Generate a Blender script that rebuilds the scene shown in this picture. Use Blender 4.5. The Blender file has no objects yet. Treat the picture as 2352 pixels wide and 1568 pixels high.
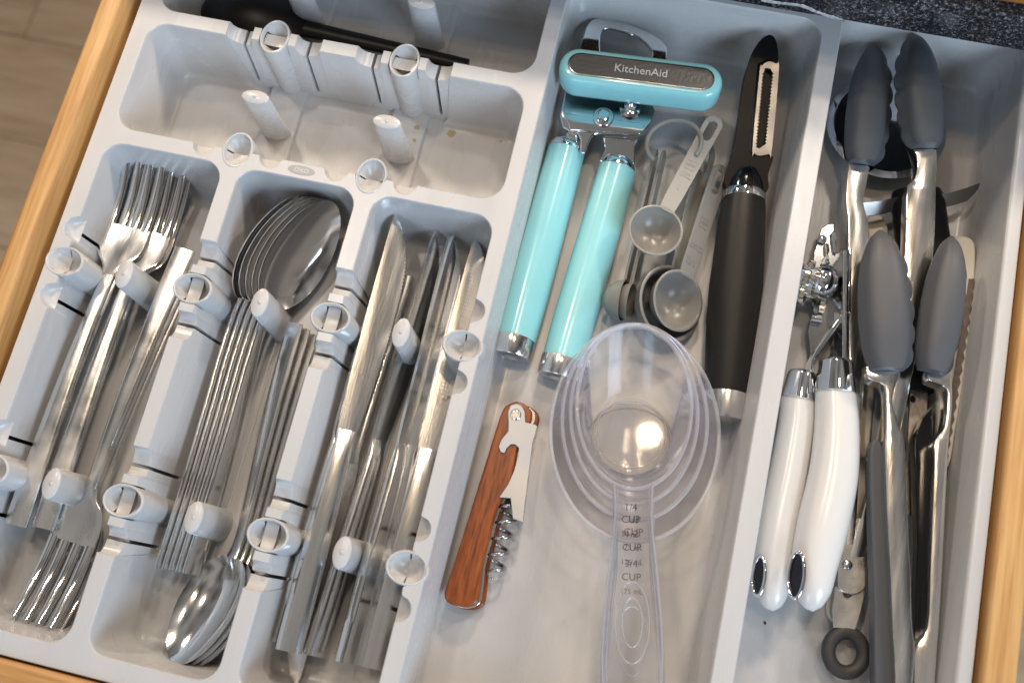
import bpy, bmesh, math, random
from mathutils import Vector, Matrix, Quaternion
random.seed(7)
PI = math.pi
S = 0.01                       # the scene is laid out in centimetres, built in metres
scene = bpy.context.scene
COL = scene.collection

# ------------------------------------------------------------------ camera
RC = ((0.97315937, 0.22514774, -0.04763754), (0.20484661, -0.94180558, -0.26653351), (-0.10487471, 0.24962119, -0.96264768))
CAM = Vector((5.453485, -12.980302, 50.057679))     # cm
FPX, CX, CY = 2319.6, 1176.0, 784.0                  # focal length and centre for a 2352 x 1568 picture
cd = bpy.data.cameras.new('camera'); cam = bpy.data.objects.new('camera', cd); COL.objects.link(cam)
r0, r1, r2 = (Vector(r) for r in RC)
M3 = Matrix((r0, -r1, -r2)).transposed()
cam.matrix_world = Matrix.Translation(CAM * S) @ M3.to_4x4()
cd.sensor_width = 36.0; cd.lens = FPX / 2352.0 * 36.0
cd.clip_start = 0.02; cd.clip_end = 20
cd.dof.use_dof = True; cd.dof.focus_distance = 0.545; cd.dof.aperture_fstop = 6.3
scene.camera = cam

# ------------------------------------------------------------------ light
w = bpy.data.worlds.new('World'); scene.world = w; w.use_nodes = True
wn = w.node_tree.nodes; wl = w.node_tree.links
bg = wn['Background']
tc = wn.new('ShaderNodeTexCoord'); sp = wn.new('ShaderNodeSeparateXYZ'); rp = wn.new('ShaderNodeValToRGB'); mr = wn.new('ShaderNodeMapRange')
wl.new(tc.outputs['Generated'], sp.inputs[0]); wl.new(sp.outputs['Z'], mr.inputs['Value'])
mr.inputs['From Min'].default_value = -1; mr.inputs['From Max'].default_value = 1
wl.new(mr.outputs[0], rp.inputs[0]); wnz = wn.new('ShaderNodeTexNoise'); wnz.inputs['Scale'].default_value = 2.2; wnz.inputs['Detail'].default_value = 1.5; wl.new(tc.outputs['Generated'], wnz.inputs[0])
wmr = wn.new('ShaderNodeMapRange'); wmr.inputs[1].default_value = .38; wmr.inputs[2].default_value = .62; wmr.inputs[3].default_value = .25; wmr.inputs[4].default_value = 1.6; wl.new(wnz.outputs[0], wmr.inputs[0])
wmx = wn.new('ShaderNodeMix'); wmx.data_type = 'RGBA'; wmx.blend_type = 'MULTIPLY'; wmx.inputs[0].default_value = 1; wl.new(rp.outputs[0], wmx.inputs[6]); wl.new(wmr.outputs[0], wmx.inputs[7]); wl.new(wmx.outputs[2], bg.inputs['Color'])
el = rp.color_ramp.elements
el[0].position = 0.45; el[0].color = (0.10, 0.09, 0.085, 1)
el[1].position = 0.62; el[1].color = (0.26, 0.26, 0.27, 1)
e = el.new(1.0); e.color = (0.66, 0.63, 0.60, 1)
bg.inputs['Strength'].default_value = 0.31
def area(name, loc, target, size, power, col, sy=None, shape='RECTANGLE'):
    l = bpy.data.lights.new(name, 'AREA'); l.shape = shape; l.size = size; l.size_y = sy or size
    l.energy = power; l.color = col
    o = bpy.data.objects.new(name, l); COL.objects.link(o); o.location = loc
    o.rotation_euler = (Vector(target) - Vector(loc)).to_track_quat('-Z', 'Y').to_euler()
    return o
# daylight from tall windows on the photographer's side of the room
area('window_light', (1.75, -1.45, 1.15), (0, 0, 0), 0.95, 52, (0.64, 0.81, 1.0), 1.3)
area('window_light', (-0.5, -2.3, 1.1), (0, 0, 0), 0.7, 14, (0.66, 0.82, 1.0), 1.2)
# warm lamps: a row under the wall cupboards behind the counter, and downlights in the ceiling
for loc, p in (((0.62, 0.62, 0.50), 2.6), ((0.02, 0.64, 0.50), 3.0), ((-0.58, 0.62, 0.50), 3.0)):
    area('cupboard_lamp', loc, (loc[0]*.5, -0.05, 0), 0.09, p, (1.0, 0.83, 0.66), shape='DISK')
for loc, p in (((0.36, 0.89, 1.5), 4.0), ((-0.6, 0.5, 1.6), 4.6)):
    area('ceiling_lamp', loc, (0.05, 0, 0), 0.12, p, (1.0, 0.86, 0.72), shape='DISK')
for loc in ((0.03, 0.34, 1.5), (0.15, 0.27, 1.5)):
    area('ceiling_spot', loc, (0.05, 0, 0), 0.05, 1.5, (1.0, 0.74, 0.48), shape='DISK')
scene.view_settings.view_transform = 'Standard'; scene.view_settings.look = 'None'
scene.view_settings.exposure = 0.0; scene.view_settings.gamma = 1.0
scene.render.engine = 'CYCLES'
scene.cycles.use_denoising = True
scene.cycles.use_adaptive_sampling = True; scene.cycles.adaptive_threshold = .025
scene.cycles.max_bounces = 12; scene.cycles.diffuse_bounces = 3; scene.cycles.transmission_bounces = 12; scene.cycles.glossy_bounces = 6; scene.cycles.transparent_max_bounces = 64
scene.cycles.caustics_reflective = False; scene.cycles.caustics_refractive = False
scene.cycles.sample_clamp_indirect = 6.0

# ------------------------------------------------------------------ helpers
def at(u, v, z):
    """Point (cm) at height z (cm) seen at picture position u, v (2352 wide)."""
    d = Vector(((u - CX) / FPX, (v - CY) / FPX, 1.0))
    d = r0 * d.x + r1 * d.y + r2 * d.z
    return CAM + d * ((z - CAM.z) / d.z)
V = Vector
def lerp(a, b, t): return a + (b - a) * t
def interp(tab, x):
    if x <= tab[0][0]: return tab[0][1]
    for (a, b), (c, d) in zip(tab, tab[1:]):
        if x <= c: return b + (d - b) * (x - a) / (c - a)
    return tab[-1][1]
def sinterp(tab, x):
    """smooth (monotone cubic-ish) interpolation of a table"""
    n = len(tab)
    if x <= tab[0][0]: return tab[0][1]
    if x >= tab[-1][0]: return tab[-1][1]
    for i in range(n - 1):
        if x <= tab[i + 1][0]:
            x0, y0 = tab[i]; x1, y1 = tab[i + 1]; h = x1 - x0
            m0 = (tab[i + 1][1] - tab[i - 1][1]) / (tab[i + 1][0] - tab[i - 1][0]) if i else (y1 - y0) / h
            m1 = (tab[i + 2][1] - tab[i][1]) / (tab[i + 2][0] - tab[i][0]) if i + 2 < n else (y1 - y0) / h
            t = (x - x0) / h
            return (2*t**3-3*t*t+1)*y0+(t**3-2*t*t+t)*h*m0+(-2*t**3+3*t*t)*y1+(t**3-t*t)*h*m1
def spline(pts, n=8):
    """Catmull-Rom through vectors"""
    out = []
    P = [pts[0]] + list(pts) + [pts[-1]]
    for i in range(1, len(P) - 2):
        a, b, c, d = P[i-1], P[i], P[i+1], P[i+2]
        for k in range(n):
            t = k / n
            out.append(0.5 * ((2*b) + (c-a)*t + (2*a-5*b+4*c-d)*t*t + (3*b-a-3*c+d)*t**3))
    out.append(pts[-1].copy())
    return out
def circle2(r, n=24, cx=0, cy=0, a0=0, a1=2*PI, end=False):
    return [(cx + r*math.cos(a0+(a1-a0)*i/n), cy + r*math.sin(a0+(a1-a0)*i/n)) for i in range(n + (1 if end else 0))]
def capsule2(l, r, n=10):
    """stadium outline, straight length l along x"""
    return circle2(r, n, l/2, 0, -PI/2, PI/2, True) + circle2(r, n, -l/2, 0, PI/2, 3*PI/2, True)
def rrect2(x0, y0, x1, y1, r, n=6):
    o = []
    for cx, cy, a in ((x1-r, y0+r, -PI/2), (x1-r, y1-r, 0), (x0+r, y1-r, PI/2), (x0+r, y0+r, PI)):
        o += circle2(r, n, cx, cy, a, a+PI/2, True)
    return o
def origin_of(o):
    while o is not None:
        if '_o' in o: return Vector(o['_o'])
        o = o.parent
    return Vector()
class G:
    """collects faces; build() links them as one mesh object"""
    def __init__(s): s.v = []; s.f = []
    def add(s, vs, fs):
        b = len(s.v); s.v += [Vector(p) for p in vs]; s.f += [tuple(b+i for i in f) for f in fs]; return s
    def loft(s, rings, closed=True, cap0=True, cap1=True):
        n = len(rings[0]); vs = [p for r in rings for p in r]; fs = []
        for i in range(len(rings)-1):
            for j in range(n if closed else n-1):
                k = (j+1) % n; fs.append((i*n+j, i*n+k, (i+1)*n+k, (i+1)*n+j))
        if cap0: fs.append(tuple(reversed(range(n))))
        if cap1: fs.append(tuple((len(rings)-1)*n+j for j in range(n)))
        return s.add(vs, fs)
    def tube(s, path, r, n=12, flat=1.0, up=None, caps=True):
        path = [Vector(p) for p in path]; m = len(path)
        rr = r if isinstance(r, (list, tuple)) else [r]*m
        rings = []; u = None
        for i, p in enumerate(path):
            t = (path[min(i+1, m-1)] - path[max(i-1, 0)]).normalized()
            if u is None:
                u = Vector(up) if up else (Vector((0,0,1)) if abs(t.z) < .9 else Vector((1,0,0)))
            u = (u - t*u.dot(t)).normalized(); b = t.cross(u)
            rings.append([p + b*(rr[i]*math.cos(2*PI*k/n)) + u*(rr[i]*flat*math.sin(2*PI*k/n)) for k in range(n)])
        return s.loft(rings, True, caps, caps)
    def lathe(s, prof, M=None, n=28, cap0=False, cap1=False):
        M = M or Matrix()
        return s.loft([[M @ Vector((r*math.cos(2*PI*k/n), r*math.sin(2*PI*k/n), h)) for k in range(n)] for r, h in prof], True, cap0, cap1)
    def prism(s, poly, z0, z1, M=None):
        M = M or Matrix(); n = len(poly)
        return s.loft([[M @ Vector((x, y, z)) for x, y in poly] for z in (z0, z1)])
    def plate(s, poly, holes, z0, z1, M=None):
        """flat plate with holes, real thickness"""
        M = M or Matrix(); bm = bmesh.new(); loops = []
        for L in [poly] + list(holes):
            vs = [bm.verts.new((x, y, 0)) for x, y in L]
            for a, b in zip(vs, vs[1:] + vs[:1]): bm.edges.new((a, b))
            loops.append(len(vs))
        bmesh.ops.triangle_fill(bm, edges=bm.edges[:], use_beauty=True, normal=(0,0,1))
        bm.verts.index_update()
        co = [v.co.copy() for v in bm.verts]; fs = [tuple(v.index for v in f.verts) for f in bm.faces]
        bm.free(); n = len(co)
        vs = [M @ Vector((p.x, p.y, z1)) for p in co] + [M @ Vector((p.x, p.y, z0)) for p in co]
        F = fs + [tuple(n+i for i in reversed(f)) for f in fs]; b = 0
        for k, L in enumerate(loops):
            for j in range(L):
                a0, a1 = b+j, b+(j+1) % L
                F.append((a0, n+a0, n+a1, a1))
            b += L
        return s.add(vs, F)
    def box(s, c, size, M=None):
        M = M or Matrix(); x, y, z = (d/2 for d in size); c = Vector(c)
        vs = [M @ (c + Vector((i*x, j*y, k*z))) for i in (-1,1) for j in (-1,1) for k in (-1,1)]
        return s.add(vs, [(0,1,3,2),(4,6,7,5),(0,4,5,1),(2,3,7,6),(0,2,6,4),(1,5,7,3)])
    def build(s, name, mat, parent=None, bevel=0, seg=2, sharp=32, smooth=True, subsurf=0, weld=True):
        me = bpy.data.meshes.new(name)
        off = origin_of(parent)
        me.from_pydata([(p - off) * S for p in s.v], [], s.f)
        bm = bmesh.new(); bm.from_mesh(me)
        if weld: bmesh.ops.remove_doubles(bm, verts=bm.verts[:], dist=1e-6)
        bmesh.ops.recalc_face_normals(bm, faces=bm.faces[:]); bm.to_mesh(me); bm.free()
        if smooth:
            me.shade_smooth(); me.set_sharp_from_angle(angle=math.radians(sharp))
        o = bpy.data.objects.new(name, me); COL.objects.link(o); me.materials.append(mat)
        if parent is not None: o.parent = parent
        if bevel:
            m = o.modifiers.new('bevel', 'BEVEL'); m.width = bevel*S; m.segments = seg; m.limit_method = 'ANGLE'; m.angle_limit = math.radians(35); m.harden_normals = False
        if subsurf:
            m = o.modifiers.new('sub', 'SUBSURF'); m.levels = m.render_levels = subsurf
        return o
def thing(name, label, cat, o=(0,0,0), group=None):
    """Empty at a thing's base. Parts given in world centimetres are moved into its frame."""
    e = bpy.data.objects.new(name, None); COL.objects.link(e); e.empty_display_size = .01
    e.location = Vector(o) * S; e['_o'] = tuple(o); e['label'] = label; e['category'] = cat
    if group: e['group'] = group
    return e
def tag(o, label, cat, group=None, kind=None):
    o['label'] = label; o['category'] = cat
    if group: o['group'] = group
    if kind: o['kind'] = kind
    return o
def local(name, label, cat, M, group=None):
    """Empty with a full frame; parts are given in the thing's own centimetres."""
    e = bpy.data.objects.new(name, None); COL.objects.link(e); e.empty_display_size = .01
    L, q, sc = M.decompose()
    e.matrix_world = Matrix.LocRotScale(L * S, q, sc)
    e['label'] = label; e['category'] = cat
    if group: e['group'] = group
    return e
def dup(root, M, label, group=None):
    r = root.copy(); COL.objects.link(r)
    L, q, sc = M.decompose(); r.matrix_world = Matrix.LocRotScale(L * S, q, sc); r['label'] = label
    for ch in list(root.children):
        c = ch.copy(); COL.objects.link(c); c.parent = r
        for g in list(ch.children):
            d = g.copy(); COL.objects.link(d); d.parent = c
    return r
def frame(p0, p1, roll=0.0, length=None):
    """frame whose +Y runs from p0 to p1, +Z up, rolled (degrees) about its length"""
    y = (p1 - p0).normalized(); x = y.cross(Vector((0,0,1))).normalized(); z = x.cross(y)
    R = Matrix((x, y, z)).transposed().to_4x4()
    R = R @ Matrix.Rotation(math.radians(roll), 4, 'Y')
    s = (p1 - p0).length / length if length else 1.0
    return Matrix.Translation(p0) @ R @ Matrix.Diagonal((s, s, s, 1))

# ------------------------------------------------------------------ materials
def mat(name, col, rough=.4, metal=0.0, bump=0.0, bscale=60.0, vary=0.0, vscale=8.0, spec=.5, stretch=None, rvar=0.0, coat=0.0, ior=1.5, trans=0.0, sss=0.0):
    m = bpy.data.materials.new(name); m.use_nodes = True; N = m.node_tree.nodes; L = m.node_tree.links
    b = N['Principled BSDF']; b.inputs['Base Color'].default_value = (*col, 1); b.inputs['Roughness'].default_value = rough
    b.inputs['Metallic'].default_value = metal; b.inputs['Specular IOR Level'].default_value = spec
    b.inputs['Coat Weight'].default_value = coat; b.inputs['Coat Roughness'].default_value = .08
    b.inputs['IOR'].default_value = ior; b.inputs['Transmission Weight'].default_value = trans
    if sss:
        b.inputs['Subsurface Weight'].default_value = sss; b.inputs['Subsurface Radius'].default_value = (.006, .005, .004); b.inputs['Subsurface Scale'].default_value = 1.0
    t = N.new('ShaderNodeTexCoord'); mp = N.new('ShaderNodeMapping'); L.new(t.outputs['Object'], mp.inputs[0])
    if stretch: mp.inputs['Scale'].default_value = stretch
    if vary or rvar:
        n = N.new('ShaderNodeTexNoise'); n.inputs['Scale'].default_value = vscale; n.inputs['Detail'].default_value = 6; L.new(mp.outputs[0], n.inputs[0])
        if vary:
            hs = N.new('ShaderNodeMapRange'); L.new(n.outputs[0], hs.inputs[0]); hs.inputs[1].default_value = .25; hs.inputs[2].default_value = .75; hs.inputs[3].default_value = 1-vary; hs.inputs[4].default_value = 1+vary
            mx = N.new('ShaderNodeMix'); mx.data_type = 'RGBA'; mx.blend_type = 'MULTIPLY'; mx.inputs[0].default_value = 1; mx.inputs[6].default_value = (*col, 1)
            L.new(hs.outputs[0], mx.inputs[7]); L.new(mx.outputs[2], b.inputs['Base Color'])
        if rvar:
            h2 = N.new('ShaderNodeMapRange'); L.new(n.outputs[0], h2.inputs[0]); h2.inputs[1].default_value = .3; h2.inputs[2].default_value = .7; h2.inputs[3].default_value = max(.02, rough-rvar); h2.inputs[4].default_value = rough+rvar
            L.new(h2.outputs[0], b.inputs['Roughness'])
    if bump:
        n2 = N.new('ShaderNodeTexNoise'); n2.inputs['Scale'].default_value = bscale; n2.inputs['Detail'].default_value = 4; L.new(mp.outputs[0], n2.inputs[0])
        bp = N.new('ShaderNodeBump'); bp.inputs['Strength'].default_value = bump; bp.inputs['Distance'].default_value = .001; L.new(n2.outputs[0], bp.inputs['Height']); L.new(bp.outputs[0], b.inputs['Normal'])
    return m
def wood_mat(name, dark, mid, light, stretch, scale=3.0, rough=.42, ring=6.0, coat=0.0):
    m = bpy.data.materials.new(name); m.use_nodes = True; N = m.node_tree.nodes; L = m.node_tree.links
    b = N['Principled BSDF']; b.inputs['Roughness'].default_value = rough; b.inputs['Coat Weight'].default_value = coat; b.inputs['Coat Roughness'].default_value = .2
    t = N.new('ShaderNodeTexCoord'); mp = N.new('ShaderNodeMapping'); mp.inputs['Scale'].default_value = stretch; L.new(t.outputs['Object'], mp.inputs[0])
    oi = N.new('ShaderNodeObjectInfo'); ad = N.new('ShaderNodeVectorMath'); ad.operation = 'ADD'; L.new(mp.outputs[0], ad.inputs[0]); L.new(oi.outputs['Random'], ad.inputs[1])
    n = N.new('ShaderNodeTexNoise'); n.inputs['Scale'].default_value = scale; n.inputs['Detail'].default_value = 8; n.inputs['Roughness'].default_value = .62; n.inputs['Distortion'].default_value = .6; L.new(ad.outputs[0], n.inputs[0])
    n3 = N.new('ShaderNodeTexNoise'); n3.inputs['Scale'].default_value = scale*ring; n3.inputs['Detail'].default_value = 3; L.new(ad.outputs[0], n3.inputs[0])
    mx = N.new('ShaderNodeMix'); mx.inputs[0].default_value = .38; L.new(n.outputs[0], mx.inputs[2]); L.new(n3.outputs[0], mx.inputs[3])
    r = N.new('ShaderNodeValToRGB'); L.new(mx.outputs[0], r.inputs[0]); e = r.color_ramp.elements
    e[0].position = .33; e[0].color = (*dark, 1); e[1].position = .68; e[1].color = (*light, 1); k = e.new(.5); k.color = (*mid, 1)
    L.new(r.outputs[0], b.inputs['Base Color'])
    bp = N.new('ShaderNodeBump'); bp.inputs['Strength'].default_value = .15; bp.inputs['Distance'].default_value = .0005; L.new(mx.outputs[0], bp.inputs['Height']); L.new(bp.outputs[0], b.inputs['Normal'])
    return m
M_TRAY = mat('tray_plastic', (.55, .55, .555), .27, bump=.05, bscale=700, rvar=.10, vscale=45, vary=.025, stretch=(1, .22, 1))
M_STEEL = mat('brushed_steel', (.82, .81, .79), .20, 1, vary=.07, vscale=5, stretch=(30, 3, 30), rvar=.09, bump=.06, bscale=40)
M_WORN = mat('worn_steel', (.78, .77, .75), .27, 1, vary=.10, vscale=40, rvar=.12, bump=.05, bscale=300)
M_POL = mat('polished_steel', (.82, .81, .80), .12, 1, rvar=.06, vscale=30)
M_CHROME = mat('chrome', (.80, .80, .80), .05, 1)
M_BLACK = mat('black_plastic', (.008, .008, .009), .36, bump=.04, bscale=500, spec=.18)
M_BLACKM = mat('black_matte', (.013, .0125, .0125), .45, bump=.08, bscale=900, spec=.3)
M_BLACKG = mat('black_gloss', (.008, .008, .010), .12)
M_GREYR = mat('grey_silicone', (.082, .087, .097), .50, bump=.06, bscale=800)
M_GREYP = mat('grey_plastic', (.25, .245, .228), .30, bump=.03, bscale=500)
M_WHITE = mat('white_plastic', (.72, .71, .69), .22, sss=.15)
M_CREAM = mat('cream_plastic', (.72, .66, .55), .35)
M_AQUA = mat('aqua_plastic', (.29, .65, .69), .22, coat=.3, vary=.03, vscale=30, rvar=.05)
M_RUB = mat('grey_rubber', (.045, .043, .042), .55, bump=.1, bscale=500)
M_INK = mat('print_ink', (.03, .03, .032), .5)
M_WOOD = wood_mat('drawer_wood', (.36, .17, .055), (.56, .31, .115), (.70, .44, .19), (28, 1.3, 28), 3.0)
M_WOODX = wood_mat('drawer_wood_front', (.34, .15, .05), (.54, .29, .105), (.68, .42, .18), (1.3, 28, 28), 3.0)
M_FLOORW = wood_mat('floor_wood', (.46, .30, .175), (.60, .42, .26), (.70, .51, .34), (1.2, 9, 9), 3.0, .5, 4)
M_RED = wood_mat('rosewood', (.08, .014, .003), (.25, .056, .008), (.36, .10, .016), (90, 9, 30), 2.6, .34, 4, coat=.2)
M_BOARD = wood_mat('board_wood', (.30, .11, .025), (.50, .20, .05), (.65, .30, .09), (3, 30, 30), 3.0)

# ------------------------------------------------------------------ setting: floor, counter, drawer
fl = G().box((0, 20, -77.5), (260, 300, 3)).build('floor', mat('subfloor', (.10, .08, .06), .8), None); fl['kind'] = 'structure'
rng = random.Random(3)
yy = -60.0; k = 0
while yy < 150:
    wd = 15.5
    x = -130 + rng.uniform(0, 60)
    for (a, b) in ((-130, x), (x, x + 120), (x + 120, 130)):
        if b - a > 8:
            g = G(); g.prism(rrect2(a + .08, yy + .08, b - .08, yy + wd - .08, .1, 1), -76, -74.6 + rng.uniform(-.03, .03))
            p = g.build('plank', M_FLOORW, fl)
    yy += wd
m = bpy.data.materials.new('speckled_granite'); m.use_nodes = True; N = m.node_tree.nodes; L = m.node_tree.links
b = N['Principled BSDF']; b.inputs['Roughness'].default_value = .22
t = N.new('ShaderNodeTexCoord'); mp = N.new('ShaderNodeMapping'); mp.inputs['Rotation'].default_value = (0, 0, .25); mp.inputs['Scale'].default_value = (1, 1.25, 1.25); L.new(t.outputs['Object'], mp.inputs[0])
n = N.new('ShaderNodeTexNoise'); n.inputs['Scale'].default_value = 560; n.inputs['Detail'].default_value = 5; n.inputs['Roughness'].default_value = .85; L.new(mp.outputs[0], n.inputs[0])
n2 = N.new('ShaderNodeTexNoise'); n2.inputs['Scale'].default_value = 60; n2.inputs['Detail'].default_value = 3; L.new(mp.outputs[0], n2.inputs[0])
mx = N.new('ShaderNodeMix'); mx.inputs[0].default_value = .10; L.new(n.outputs[0], mx.inputs[2]); L.new(n2.outputs[0], mx.inputs[3])
r = N.new('ShaderNodeValToRGB'); L.new(mx.outputs[0], r.inputs[0]); e = r.color_ramp.elements
e[0].position = .47; e[0].color = (.005, .006, .008, 1); e[1].position = .66; e[1].color = (.50, .44, .46, 1); k = e.new(.54); k.color = (.03, .036, .046, 1)
L.new(r.outputs[0], b.inputs['Base Color'])
M_GRANITE = m
ct = thing('countertop', 'speckled black granite countertop edge overhanging the back of the drawer', 'countertop', (10, 20, 3))
g = G(); prof = [(19.85, 3.0)] + [(20.4 - .55*math.cos(a), 4.95 + .55*math.sin(a)) for a in [i*PI/2/6 for i in range(7)]] + [(70, 5.5), (70, 3.0)]
g.loft([[V((x, y, z)) for y, z in prof] for x in (-60, 70)]); g.build('slab', M_GRANITE, ct, sharp=25)
# pale chipped vein along its lower edge
M_VEIN = mat('pale_vein', (.50, .50, .50), .6, bump=.6, bscale=900, vary=.5, vscale=500)
vp = [(1748, 2), (1790, 8), (1838, 14), (1872, 27), (1902, 38), (1936, 46)]
g = G(); rr = random.Random(5)
pts = []
for i, (u, v_) in enumerate(vp):
    # on the front face y = 19.85
    d = at(u, v_, 0) - CAM; s_ = (19.83 - CAM.y) / d.y; pts.append(CAM + d*s_)
pts = spline(pts, 7); rings = []
for i, p in enumerate(pts):
    h = (.10 + .06*rr.random()) * min(1, i/4 + .25, (len(pts)-1-i)/4 + .2)
    rings.append([V((p.x, p.y+.03, p.z-h)), V((p.x, p.y-.012, p.z-h*.6)), V((p.x, p.y-.014, p.z+h*.6)), V((p.x, p.y+.03, p.z+h*rr.uniform(.7, 1.3)))])
g.loft(rings); g.build('vein', M_VEIN, ct)
bd = G(); bd.prism(rrect2(13.5, 20.5, 45, 50, .5), 5.52, 7.6); tag(bd.build('cutting_board', M_BOARD, None, bevel=.25), 'orange-brown wooden board lying on the dark countertop at the corner', 'cutting board')
dr = thing('drawer', 'honey coloured wooden kitchen drawer box holding the plastic trays', 'drawer', (0, 0, -6))
def plank(g, x0, x1, y0, y1, z0, z1, r, along):
    pr = [(-1, 0)] ; ring = []
    a0, a1 = (x0, x1) if along == 'y' else (y0, y1)
    pts = [(a0, z0)] + [(a0 + r - r*math.cos(a), z1 - r + r*math.sin(a)) for a in [i*PI/2/4 for i in range(5)]] + [(a1 - r + r*math.sin(a), z1 - r + r*math.cos(a)) for a in [i*PI/2/4 for i in range(5)]] + [(a1, z0)]
    if along == 'y': g.loft([[V((a, y, z)) for a, z in pts] for y in (y0, y1)])
    else: g.loft([[V((x, a, z)) for a, z in pts] for x in (x0, x1)])
    return g
plank(G(), -27.45, -26.18, -20.75, 24, -8, 1.0, .28, 'y').build('side_panel', M_WOOD, dr)
plank(G(), 24.72, 26.25, -20.75, 24, -8, .5, .2, 'y').build('side_panel', M_WOOD, dr)
plank(G(), -29.5, 28.5, -22.6, -20.78, -12, .3, .25, 'x').build('front_panel', M_WOODX, dr)
G().box((-.7, 1.6, -6.3), (50.8, 44.6, .6)).build('bottom_panel', M_WOOD, dr)

# ------------------------------------------------------------------ the moulded tray
FZ = -4.6
def rloop(x0, y0, x1, y1, r, step=.35, fine=None):
    """counter-clockwise rounded rectangle; straight runs subdivided"""
    out = []
    def run(ax, ay, bx, by):
        n = max(1, int(math.hypot(bx-ax, by-ay)/step))
        for i in range(n): out.append((ax+(bx-ax)*i/n, ay+(by-ay)*i/n))
    def arc(cx, cy, a):
        for i in range(8): out.append((cx+r*math.cos(a+PI/2*i/8), cy+r*math.sin(a+PI/2*i/8)))
    run(x0+r, y0, x1-r, y0); arc(x1-r, y0+r, -PI/2)
    run(x1, y0+r, x1, y1-r); arc(x1-r, y1-r, 0)
    run(x1-r, y1, x0+r, y1); arc(x0+r, y1-r, PI/2)
    run(x0, y1-r, x0, y0+r); arc(x0+r, y0+r, PI)
    return out
def comb():
    """one opening for the three cutlery bays, with the stubs of the two divider bars"""
    out = []; r = 1.15; X0, X1, Y0, Y1 = -24.7, -2.35, -19.6, 6.53
    bars = [(-17.70, -16.85), (-10.03, -9.17)]
    def run(a, b, st=.1):
        n = max(1, int(math.dist(a, b)/st))
        for i in range(n): out.append((a[0]+(b[0]-a[0])*i/n, a[1]+(b[1]-a[1])*i/n))
    def arc(cx, cy, a, n=8):
        for i in range(n): out.append((cx+r*math.cos(a+PI/2*i/n), cy+r*math.sin(a+PI/2*i/n)))
    # bottom edge left to right
    x = X0
    for L, R in bars:
        run((x+r, Y0), (L-r, Y0), .5); arc(L-r, Y0+r, -PI/2); run((L, Y0+r), (L, -15.0), .3); run((L, -15.0), (R, -15.0), .3); run((R, -15.0), (R, Y0+r), .3); arc(R+r, Y0+r, PI)
        x = R
    run((x+r, Y0), (X1-r, Y0), .5); arc(X1-r, Y0+r, -PI/2); run((X1, Y0+r), (X1, Y1-r)); arc(X1-r, Y1-r, 0)
    x = X1
    for L, R in reversed(bars):
        run((x-r, Y1), (R+r, Y1), .5); arc(R+r, Y1-r, PI/2); run((R, Y1-r), (R, 2.03), .3); run((R, 2.03), (L, 2.03), .3); run((L, 2.03), (L, Y1-r), .3); arc(L-r, Y1-r, 0)
        x = L
    run((x-r, Y1), (X0+r, Y1), .5); arc(X0+r, Y1-r, PI/2); run((X0, Y1-r), (X0, Y0+r)); arc(X0+r, Y0+r, PI)
    return out
LEV = [(0,0),(-.02,.03),(-.07,.055),(-.2,.075),(-.35,.09),(-.5,.105),(-.6,.115),(-.68,.125),(-2.3,.31),(-3.95,.50),(FZ+.35,.56),(FZ+.12,.68),(FZ+.02,.86),(FZ,1.1)]
KB = [1,1,1,.97,.88,.68,.42,0]
def basin(loop, bumps=(), levels=LEV, slits=()):
    """walls and floor of one bay. bumps: (x, y, r) half-round dishes cut in the rim; slits: (x, y) on the walls"""
    n = len(loop); g = G(); nor = []
    for i in range(n):
        a = V((*loop[i-1], 0)); b = V((*loop[i], 0)); c = V((*loop[(i+1) % n], 0))
        e0 = (b-a).normalized(); e1 = (c-b).normalized()
        n0 = V((-e0.y, e0.x, 0)); n1 = V((-e1.y, e1.x, 0)); s_ = n0+n1
        nor.append(s_ / max(.35, s_.dot(n0)))
    bm = [0.0]*n
    for i, (x, y) in enumerate(loop):
        for bx, by, br in bumps:
            d = math.hypot(x-bx, y-by)
            if d < br: bm[i] = max(bm[i], math.sqrt(br*br-d*d))
    rings = []
    for k, (z, off) in enumerate(levels):
        kb = KB[k] if k < len(KB) else 0
        rings.append([V((*loop[i], z)) + nor[i]*(off if bm[i] == 0 or k == 0 else off*(1 - .0)) - nor[i]*bm[i]*kb for i in range(n)])
    vs = [p for r in rings for p in r]; fs = []
    for k in range(len(rings)-1):
        for j in range(n):
            q = (j+1) % n
            if slits and 7 <= k <= 8:
                mx_, my_ = (loop[j][0]+loop[q][0])/2, (loop[j][1]+loop[q][1])/2
                if any(math.hypot(mx_-sx, my_-sy) < .10 for sx, sy in slits): continue
            fs.append((k*n+j, k*n+q, (k+1)*n+q, (k+1)*n+j))
    g.add(vs, fs)
    # floor
    b = bmesh.new(); L = [b.verts.new(p) for p in rings[-1]]
    for a, c in zip(L, L[1:]+L[:1]): b.edges.new((a, c))
    bmesh.ops.triangle_fill(b, edges=b.edges[:], normal=(0,0,1)); b.verts.index_update()
    g.add([v.co.copy() for v in b.verts], [tuple(v.index for v in f.verts) for f in b.faces]); b.free()
    return g, [(p.x, p.y) for p in rings[0]]
tray = thing('cutlery_tray', 'pale grey moulded cutlery tray with bays, clip posts and an open middle bin', 'tray', (-6, 1, -5))
ST_Y = (-.75, -12.23); ST_X = (-17.27, -9.6)
side_b = []; slit = []
for sx in (-24.7, -2.35):
    for sy in ST_Y:
        side_b += [(sx, sy, .82)]
        for d in (1.95, -1.95): side_b.append((sx, sy+d, .64)); slit.append((sx, sy+d-.12))
gc, hc = basin(comb(), side_b, slits=slit)
b2 = []; sl2 = []
for sx in ST_X:
    b2.append((sx, 7.37, .82))
    for d in (1.95, -1.95): b2.append((sx+d, 7.37, .64)); sl2.append((sx+d, 7.37))
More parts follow.
